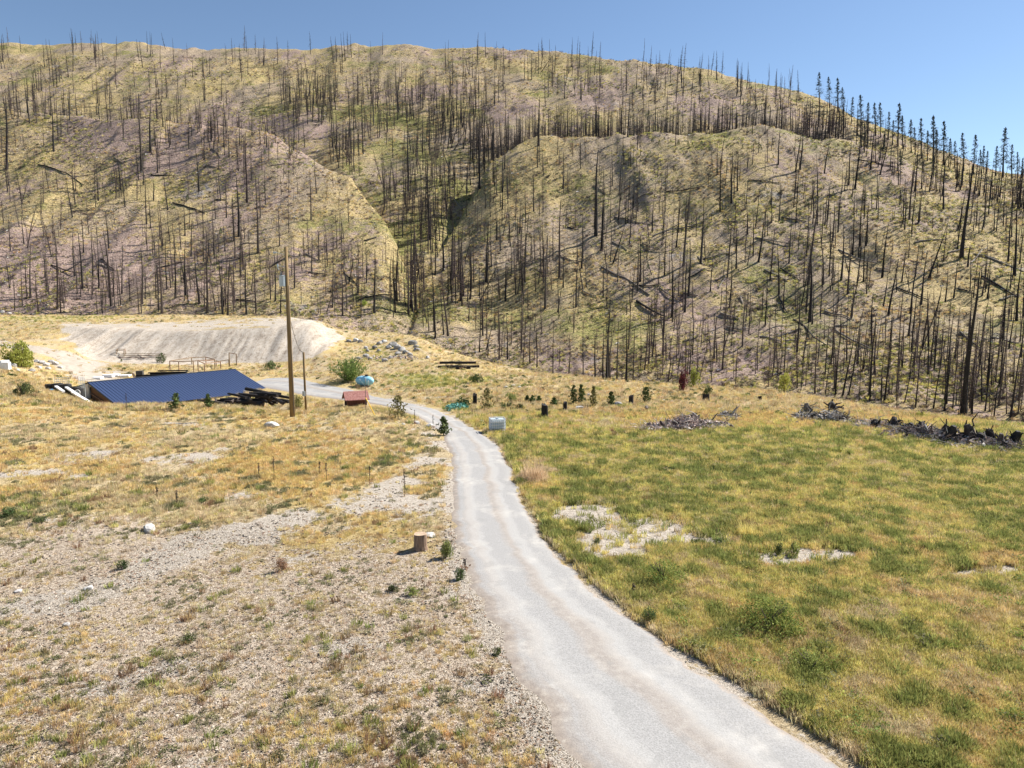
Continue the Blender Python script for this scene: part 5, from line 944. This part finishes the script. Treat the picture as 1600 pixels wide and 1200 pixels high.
# ------------------------------------------------------------------ brush piles and charred root wads
def brush_pile(px0, px1, pyb, hpx, n, mats_, lb, seed):
    r2 = np.random.default_rng(seed); a = at(px0, pyb[0], 35); b = at(px1, pyb[1], 35); L_ = (b - a).length; ax_ = (b - a).normalized(); nx = Vector((-ax_.y, ax_.x, 0)); H3 = hpx * a.y / FPX; q = MB()
    for i in range(n):
        t = r2.uniform(.02, .98); s = r2.normal() * .9; prof = math.sin(math.pi * t) ** .5 * (.55 + .45 * math.sin(9 * t + seed)); z = H3 * max(0, prof) * max(0, 1 - abs(s) / 2.2) * r2.uniform(.1, 1)
        p = a + ax_ * L_ * t + nx * s; p.z = gz(p.x, p.y) + z; l = r2.uniform(.3, 1.5) * (.5 if i % 3 else 1); d = Vector((r2.normal(), r2.normal(), r2.normal() * .45)).normalized() * l; r_ = r2.choice([.015, .025, .04, .08], p=[.5, .3, .14, .06])
        m1 = p + d * .5 + Vector((r2.normal(), r2.normal(), r2.normal())) * .08; q.tube([p - a, m1 - a, p + d - a], [r_, r_ * .8, r_ * .4], 4, mi=int(r2.integers(0, len(mats_))), caps=False)
    for i in range(int(n * .25)):   # earth and bark caught among the sticks
        t = r2.uniform(.05, .95); s = r2.normal() * .8; p = a + ax_ * L_ * t + nx * s; z = H3 * .45 * math.sin(math.pi * t) * max(0, 1 - abs(s) / 2); p.z = gz(p.x, p.y) + z * r2.uniform(0, 1); k = r2.uniform(.12, .35); q.box(p - a, (k * 1.5, k, k * .6), mi=int(r2.integers(0, len(mats_))), M=Euler((r2.uniform(-1, 1), r2.uniform(-1, 1), r2.uniform(0, 6))).to_matrix().to_4x4())
    o = q.build('brush_pile', mats_, loc=a); tag(o, lb, 'brush pile', kind='stuff')
M_pinkst = noisy('pinkish_sticks', [(.3, (.26, .18, .155)), (.55, (.50, .38, .33)), (.75, (.68, .57, .51))], 2, bump=0)
M_greyst = noisy('grey_sticks', [(.3, (.22, .19, .17)), (.55, (.45, .41, .37)), (.75, (.70, .66, .61))], 2, bump=0)
brush_pile(995, 1140, (672, 664), 24, 1500, [M_pinkst, M_greyst, M_pinkst, M_snag], 'long pinkish grey heap of tangled branches beyond the green field', 3)
brush_pile(1125, 1152, (652, 654), 14, 260, [M_greyst, M_log], 'small pale grey branch heap at the right end of the long pinkish heap', 5)
brush_pile(1238, 1335, (652, 660), 22, 900, [M_greyst, M_greyst, M_log, M_char], 'pale grey heap of branches right of the low wide stump', 8)
brush_pile(1330, 1392, (664, 668), 10, 420, [M_greyst, M_pinkst], 'thin scatter of grey branches between two heaps', 9)
brush_pile(1385, 1600, (674, 705), 20, 1900, [M_snag, M_twig, M_greyst, M_pinkst], 'long low row of tangled dead branches under the charred roots', 12)
brush_pile(560, 660, (556, 562), 3, 220, [M_greyst, M_pinkst], 'grey debris among the boulders on the knoll', 14)
def root_wad(px, py, w, h, lb, m_=M_char, seed=0):
    P = at(px, py, 30); s_ = mpp(P); r2 = random.Random(seed + int(px)); t = empty('charred_root', P, r2.uniform(0, 6)); W3 = w * s_ / 2; H3 = h * s_; q = MB()
    q.tube([(-W3 * .3, 0, -.1), (-W3 * .1, 0, H3 * .3), (W3 * .1, .05, H3 * .6), (W3 * .2, .05, H3 * r2.uniform(.65, .95))], [W3 * .5, W3 * .46, W3 * .36, W3 * .2], 9, wob=.3); q.build('stump', m_, t); q = MB()
    for i in range(20):
        a_ = r2.uniform(0, 6.28); e = r2.uniform(-.5, .75); l = W3 * r2.uniform(.4, 1.0); d = Vector((math.cos(a_) * math.cos(e), math.sin(a_) * math.cos(e), math.sin(e) * H3 / W3)); s0 = Vector((0, 0, H3 * r2.uniform(.15, .5))); g1 = lambda f: Vector((r2.gauss(0, 1), r2.gauss(0, 1), r2.gauss(0, .7))) * l * f
        p1 = s0 + d * l * .35 + g1(.08); p2 = s0 + d * l * .7 + g1(.16); p3 = s0 + d * l + g1(.25); k = r2.uniform(.06, .16)
        q.tube([s0, p1, p2, p3], [W3 * k, W3 * k * .8, W3 * k * .6, W3 * k * .3], 6, wob=.25)
        if i % 3 == 0: q.tube([p1, p1 + g1(.3)], [W3 * k * .6, W3 * k * .2], 5)
    q.build('roots', m_, t); tag(t, lb, 'charred root', 'charred root wads along the field edge')
RW = [(1368, 668, 30, 15), (1395, 670, 32, 22), (1412, 674, 22, 14), (1420, 676, 26, 20), (1442, 678, 34, 24), (1462, 684, 28, 16), (1486, 690, 34, 36), (1512, 690, 36, 38), (1530, 692, 30, 22), (1545, 690, 28, 30), (1562, 696, 28, 22), (1585, 696, 32, 30), (1475, 682, 24, 20)]
RW.sort()
for i, (px, py, w, h) in enumerate(RW): root_wad(px, py, w, h, '%s charred root wad from the left in the row at the field edge' % Nn[i], [M_char, M_twigdark, M_snag][i % 3], i)
root_wad(1085, 657, 22, 16, 'black root sticking up from the middle of the pinkish branch heap', M_char, 40); root_wad(1072, 664, 16, 12, 'small dark root at the front of the pinkish branch heap', M_twigdark, 41); root_wad(1262, 646, 26, 18, 'pale bleached root at the left of the grey branch heap', M_log, 42); root_wad(1300, 642, 34, 18, 'dark root on top of the grey branch heap', M_twigdark, 43); root_wad(1010, 640, 14, 7, 'small pale root left of the pinkish heap', M_log, 44)
# dark beams stacked on the lower bench
random.seed(5)
for i, (x0, x1, py, lay) in enumerate([(684, 712, 575, 0), (700, 735, 577, 0), (716, 749, 574, 0), (688, 722, 571, 1), (712, 744, 571, 1), (690, 716, 573, 0)]):
    a = at(x0, py, 90); b = at(x1, py, 90); D_ = (a.y + b.y) / 2; a = Vector((a.x, D_ - .3 * i, 0)); b = Vector((b.x, D_ - .3 * i + .5, 0)); z_ = max(gz(a.x, a.y), gz(b.x, b.y)) + .18 + lay * .36; a.z = b.z = z_; c = (a + b) / 2; o = MB().beam(a - c, b - c, .36, .36).build('timber_beam', M_char if i % 2 else M_twigdark, loc=c); tag(o, '%s dark beam %s of the stack on the lower bench' % (['leftmost', 'middle', 'rightmost', 'left', 'right', 'shortest'][i], 'in the top layer' if lay else 'in the bottom layer'), 'beam', 'dark beams stacked on the lower bench')

# ------------------------------------------------------------------ yard clutter
def frame_thing(name, lb, corners, hts, w=.12, dmin=80, cat='timber frame'):
    base = at(corners[0][0], corners[0][1], dmin); t = empty(name, base); tag(t, lb, cat); tops = []
    for (px, py), h in zip(corners, hts):
        p = at(px, py, dmin) - base; H3 = h * base.y / FPX; q = MB(); q.beam(p - Vector((0, 0, .1)), p + Vector((0, 0, H3)), w, w); q.build('post', M_lumber, t); tops.append(p + Vector((0, 0, H3)))
    for i in range(len(tops)):
        q = MB(); q.beam(tops[i], tops[(i + 1) % len(tops)], w, w); q.build('rail', M_lumber, t)
    return t
frame_thing('timber_frame', 'long open brown timber frame behind the blue roof', [(266, 579), (280, 581), (303, 581), (336, 578), (322, 569), (300, 570)], [15, 16, 17, 17, 12, 12], dmin=100)
frame_thing('timber_frame', 'lower brown timber frame in the middle behind the blue roof ridge', [(310, 580), (320, 582), (345, 577), (338, 572)], [17, 14, 12, 9], dmin=100)
frame_thing('timber_frame', 'tall doorway shaped timber frame at the right end of the frames', [(359, 573), (370, 571)], [22, 18], dmin=100); frame_thing('timber_frame', 'low rail joining the frames to the doorway shaped one', [(345, 574), (358, 572)], [10, 10], dmin=100)
random.seed(9)
for i in range(9):
    px = 196 + i * 6; p = at(px, 560 - (i % 3) * 2, 95); d = Vector((1, random.uniform(-.35, .25), random.uniform(-.02, .08))).normalized() * random.uniform(1.2, 2.4); c = p + Vector((0, 0, .12 + .1 * (i % 3) + .05)); o = MB().beam(-d, d, .10, .08).build('scrap_plank', M_lumber if i % 3 else M_redwall, loc=c); tag(o, '%s rusty brown plank from the left in the scrap heap before the gravel bank' % Nn[i], 'plank', 'rusty planks in the scrap heap')
frame_thing('table_frame', 'small bare table frame at the left end of the scrap heap', [(182, 555), (194, 556), (196, 553), (184, 552)], [8, 8, 7, 7], .09, 95, 'table frame')
p = at(246, 592, 92); rk = Vector((-52.6, 103.5, gz(-52.6, 103.5))); tr_ = empty('equipment_trailer', rk, R(14)); tag(tr_, 'dark flatbed trailer loaded with long black beams behind the blue ridge', 'trailer'); zt = pt(246, 585, 103.5)[2] - rk.z
MB().box((0, 0, zt - .25), (7.2, 1.8, .18)).build('deck', M_wire, tr_); MB().box((-.2, -.5, zt - .02), (6.6, .25, .2)).box((.8, -.1, zt + .28), (5.4, .22, .18)).box((1.4, .35, zt + .5), (4.2, .2, .16)).box((.8, .1, zt + .08), (5, .3, .2)).build('beams', M_char, tr_); MB().box((-3.0, -.3, zt + .35), (.9, .8, .6)).build('toolbox', M_wire, tr_); MB().beam((-3.5, -.9, zt - .5), (-3.9, -.6, zt + .4), .15, .3).build('tan_board', M_cut, tr_)
for x in (-1, 1):
    for y in (-.95, .95): MB().tube([(x * .9 + .5, y - .1, .38), (x * .9 + .5, y + .1, .38)], .38, 16).build('wheel', M_black, tr_)
for i, (px, py, w, h, lb) in enumerate([(170, 589, 14, 5, 'leftmost white sheet lying on the yard behind the shed'), (153, 592, 12, 4, 'white panel near the shed corner'), (178, 587, 16, 3, 'long flat white sheet in the middle of the yard'), (196, 588, 14, 3, 'rightmost white sheet behind the ridge')]):
    p = at(px, py, 92); s_ = p.y / FPX; o = MB().box((0, 0, h * s_ * .4), (w * s_, 1.4, h * s_ * .8), .2).build('white_sheet', M_white, loc=p); tag(o, lb, 'white sheet', 'white sheets lying in the yard')
def board(a, b, D0, D1, lb):
    p = Vector(((a[0] - 800) / FPX * D0, D0, pt(a[0], a[1], D0)[2])); q_ = Vector(((b[0] - 800) / FPX * D1, D1, pt(b[0], b[1], D1)[2])); c = (p + q_) / 2; g0 = gz(c.x, c.y); t = empty('white_board', c); tag(t, lb, 'board', 'white boards on trestles left of the shed'); MB().beam(p - c, q_ - c, .3, .16).build('plank', M_white, t)
    for f in (.15, .85): s_ = p.lerp(q_, f); MB().beam(s_ - c, Vector((s_.x - c.x, s_.y - c.y, gz(s_.x, s_.y) - c.z - .1)), .08, .08).build('leg', M_lumber, t)
board((78, 601), (93, 612), 80, 76, 'shortest white board, at the left end of the clutter beside the shed'); board((93, 602), (117, 618), 80, 75.5, 'middle white board beside the shed, behind the black tyres'); board((107, 613), (139, 632), 76, 71, 'longest white board, reaching down into the golden grass')
for i, (px, py, r_, lb) in enumerate([(72, 603, .5, 'leftmost black tyre lying beside the teal tarp'), (84, 602, .55, 'second black tyre from left in the clutter beside the shed'), (98, 603, .55, 'third black tyre, between two white boards'), (111, 607, .65, 'largest black tyre, nearest the shed wall'), (117, 609, .5, 'last black tyre against the shed wall')]):
    D_ = 79.5; X_ = (px - 800) / FPX * D_; z_ = gz(X_, D_); q = MB(); n = 20
    hh = max(.3, pt(px, py, D_)[2] - z_ + .2); q.tube([(0, 0, 0), (0, 0, .05), (0, 0, hh - .08), (0, 0, hh), (0, 0, hh), (0, 0, hh - .15)], [r_ * .9, r_, r_, r_ * .92, r_ * .5, r_ * .48], n, caps=False); o = q.build('tyre_stack', M_black, loc=(X_, D_, z_)); tag(o, lb.replace('tyre', 'tyre stack'), 'tyres', 'black tyres in the clutter beside the shed')
D_ = 78; X_ = (70 - 800) / FPX * D_; p = Vector((X_, D_, pt(70, 608, D_)[2] - .3)); o = MB().box((0, 0, 0), (.9, .7, .35), .4).box((.15, .05, .22), (.6, .5, .12), .9).build('blue_tarp', M_tarpb, loc=p); tag(o, 'folded bright blue tarp at the left end of the clutter', 'tarp')
D_ = 75.5; X_ = (115 - 800) / FPX * D_; z_ = pt(115, 613, D_)[2]; wh_ = empty('wheel_rim', (X_, D_, z_)); tag(wh_, 'white spoked wheel leaning on the white board beside the shed', 'wheel'); q = MB(); q.tube([(.28 * math.cos(a_ * .3927), 0, .28 * math.sin(a_ * .3927)) for a_ in range(17)], .035, 6); q.build('rim', M_white, wh_); q = MB(); [q.tube([(0, 0, 0), (.27 * math.cos(a_), 0, .27 * math.sin(a_))], .012, 4) for a_ in [k * .785 for k in range(8)]]; q.build('spokes', M_metalg, wh_)
def wire_panel(px0, px1, py, h, D_, lb, nx=7, nz=4):
    a = Vector(((px0 - 800) / FPX * D_, D_, 0)); b = Vector(((px1 - 800) / FPX * D_, D_ + .4, 0)); z0 = pt((px0 + px1) / 2, py, D_)[2]; H3 = h * D_ / FPX; a.z = b.z = z0; q = MB(); c = a.copy()
    for i in range(nx + 1): p = a.lerp(b, i / nx) - c; q.tube([p, p + Vector((0, 0, H3))], .022, 4)
    for i in range(nz + 1): zz = Vector((0, 0, H3 * i / nz)); q.tube([a - c + zz, b - c + zz], .022, 4)
    q.beam(a - c, Vector((0, 0, gz(a.x, a.y) - c.z - .1)), .05, .05); q.beam(b - c, Vector((b.x - c.x, b.y - c.y, gz(b.x, b.y) - c.z - .1)), .05, .05)
    o = q.build('wire_panel', M_metalg, loc=c); tag(o, lb, 'wire panel')
wire_panel(80, 100, 602, 12, 82, 'wide pale wire panel standing behind the black tyres'); wire_panel(118, 124, 606, 16, 83, 'narrow grey wire panel standing against the shed corner', 3, 7)
p = at(4, 578, 78); o = MB().box((0, 0, .5), (1.6, .9, .9), .3).box((.3, .1, 1.05), (.9, .6, .3), .8).build('white_bundle', M_white, loc=p); tag(o, 'bright white bundle at the far left edge beside the olive bush', 'bundle')
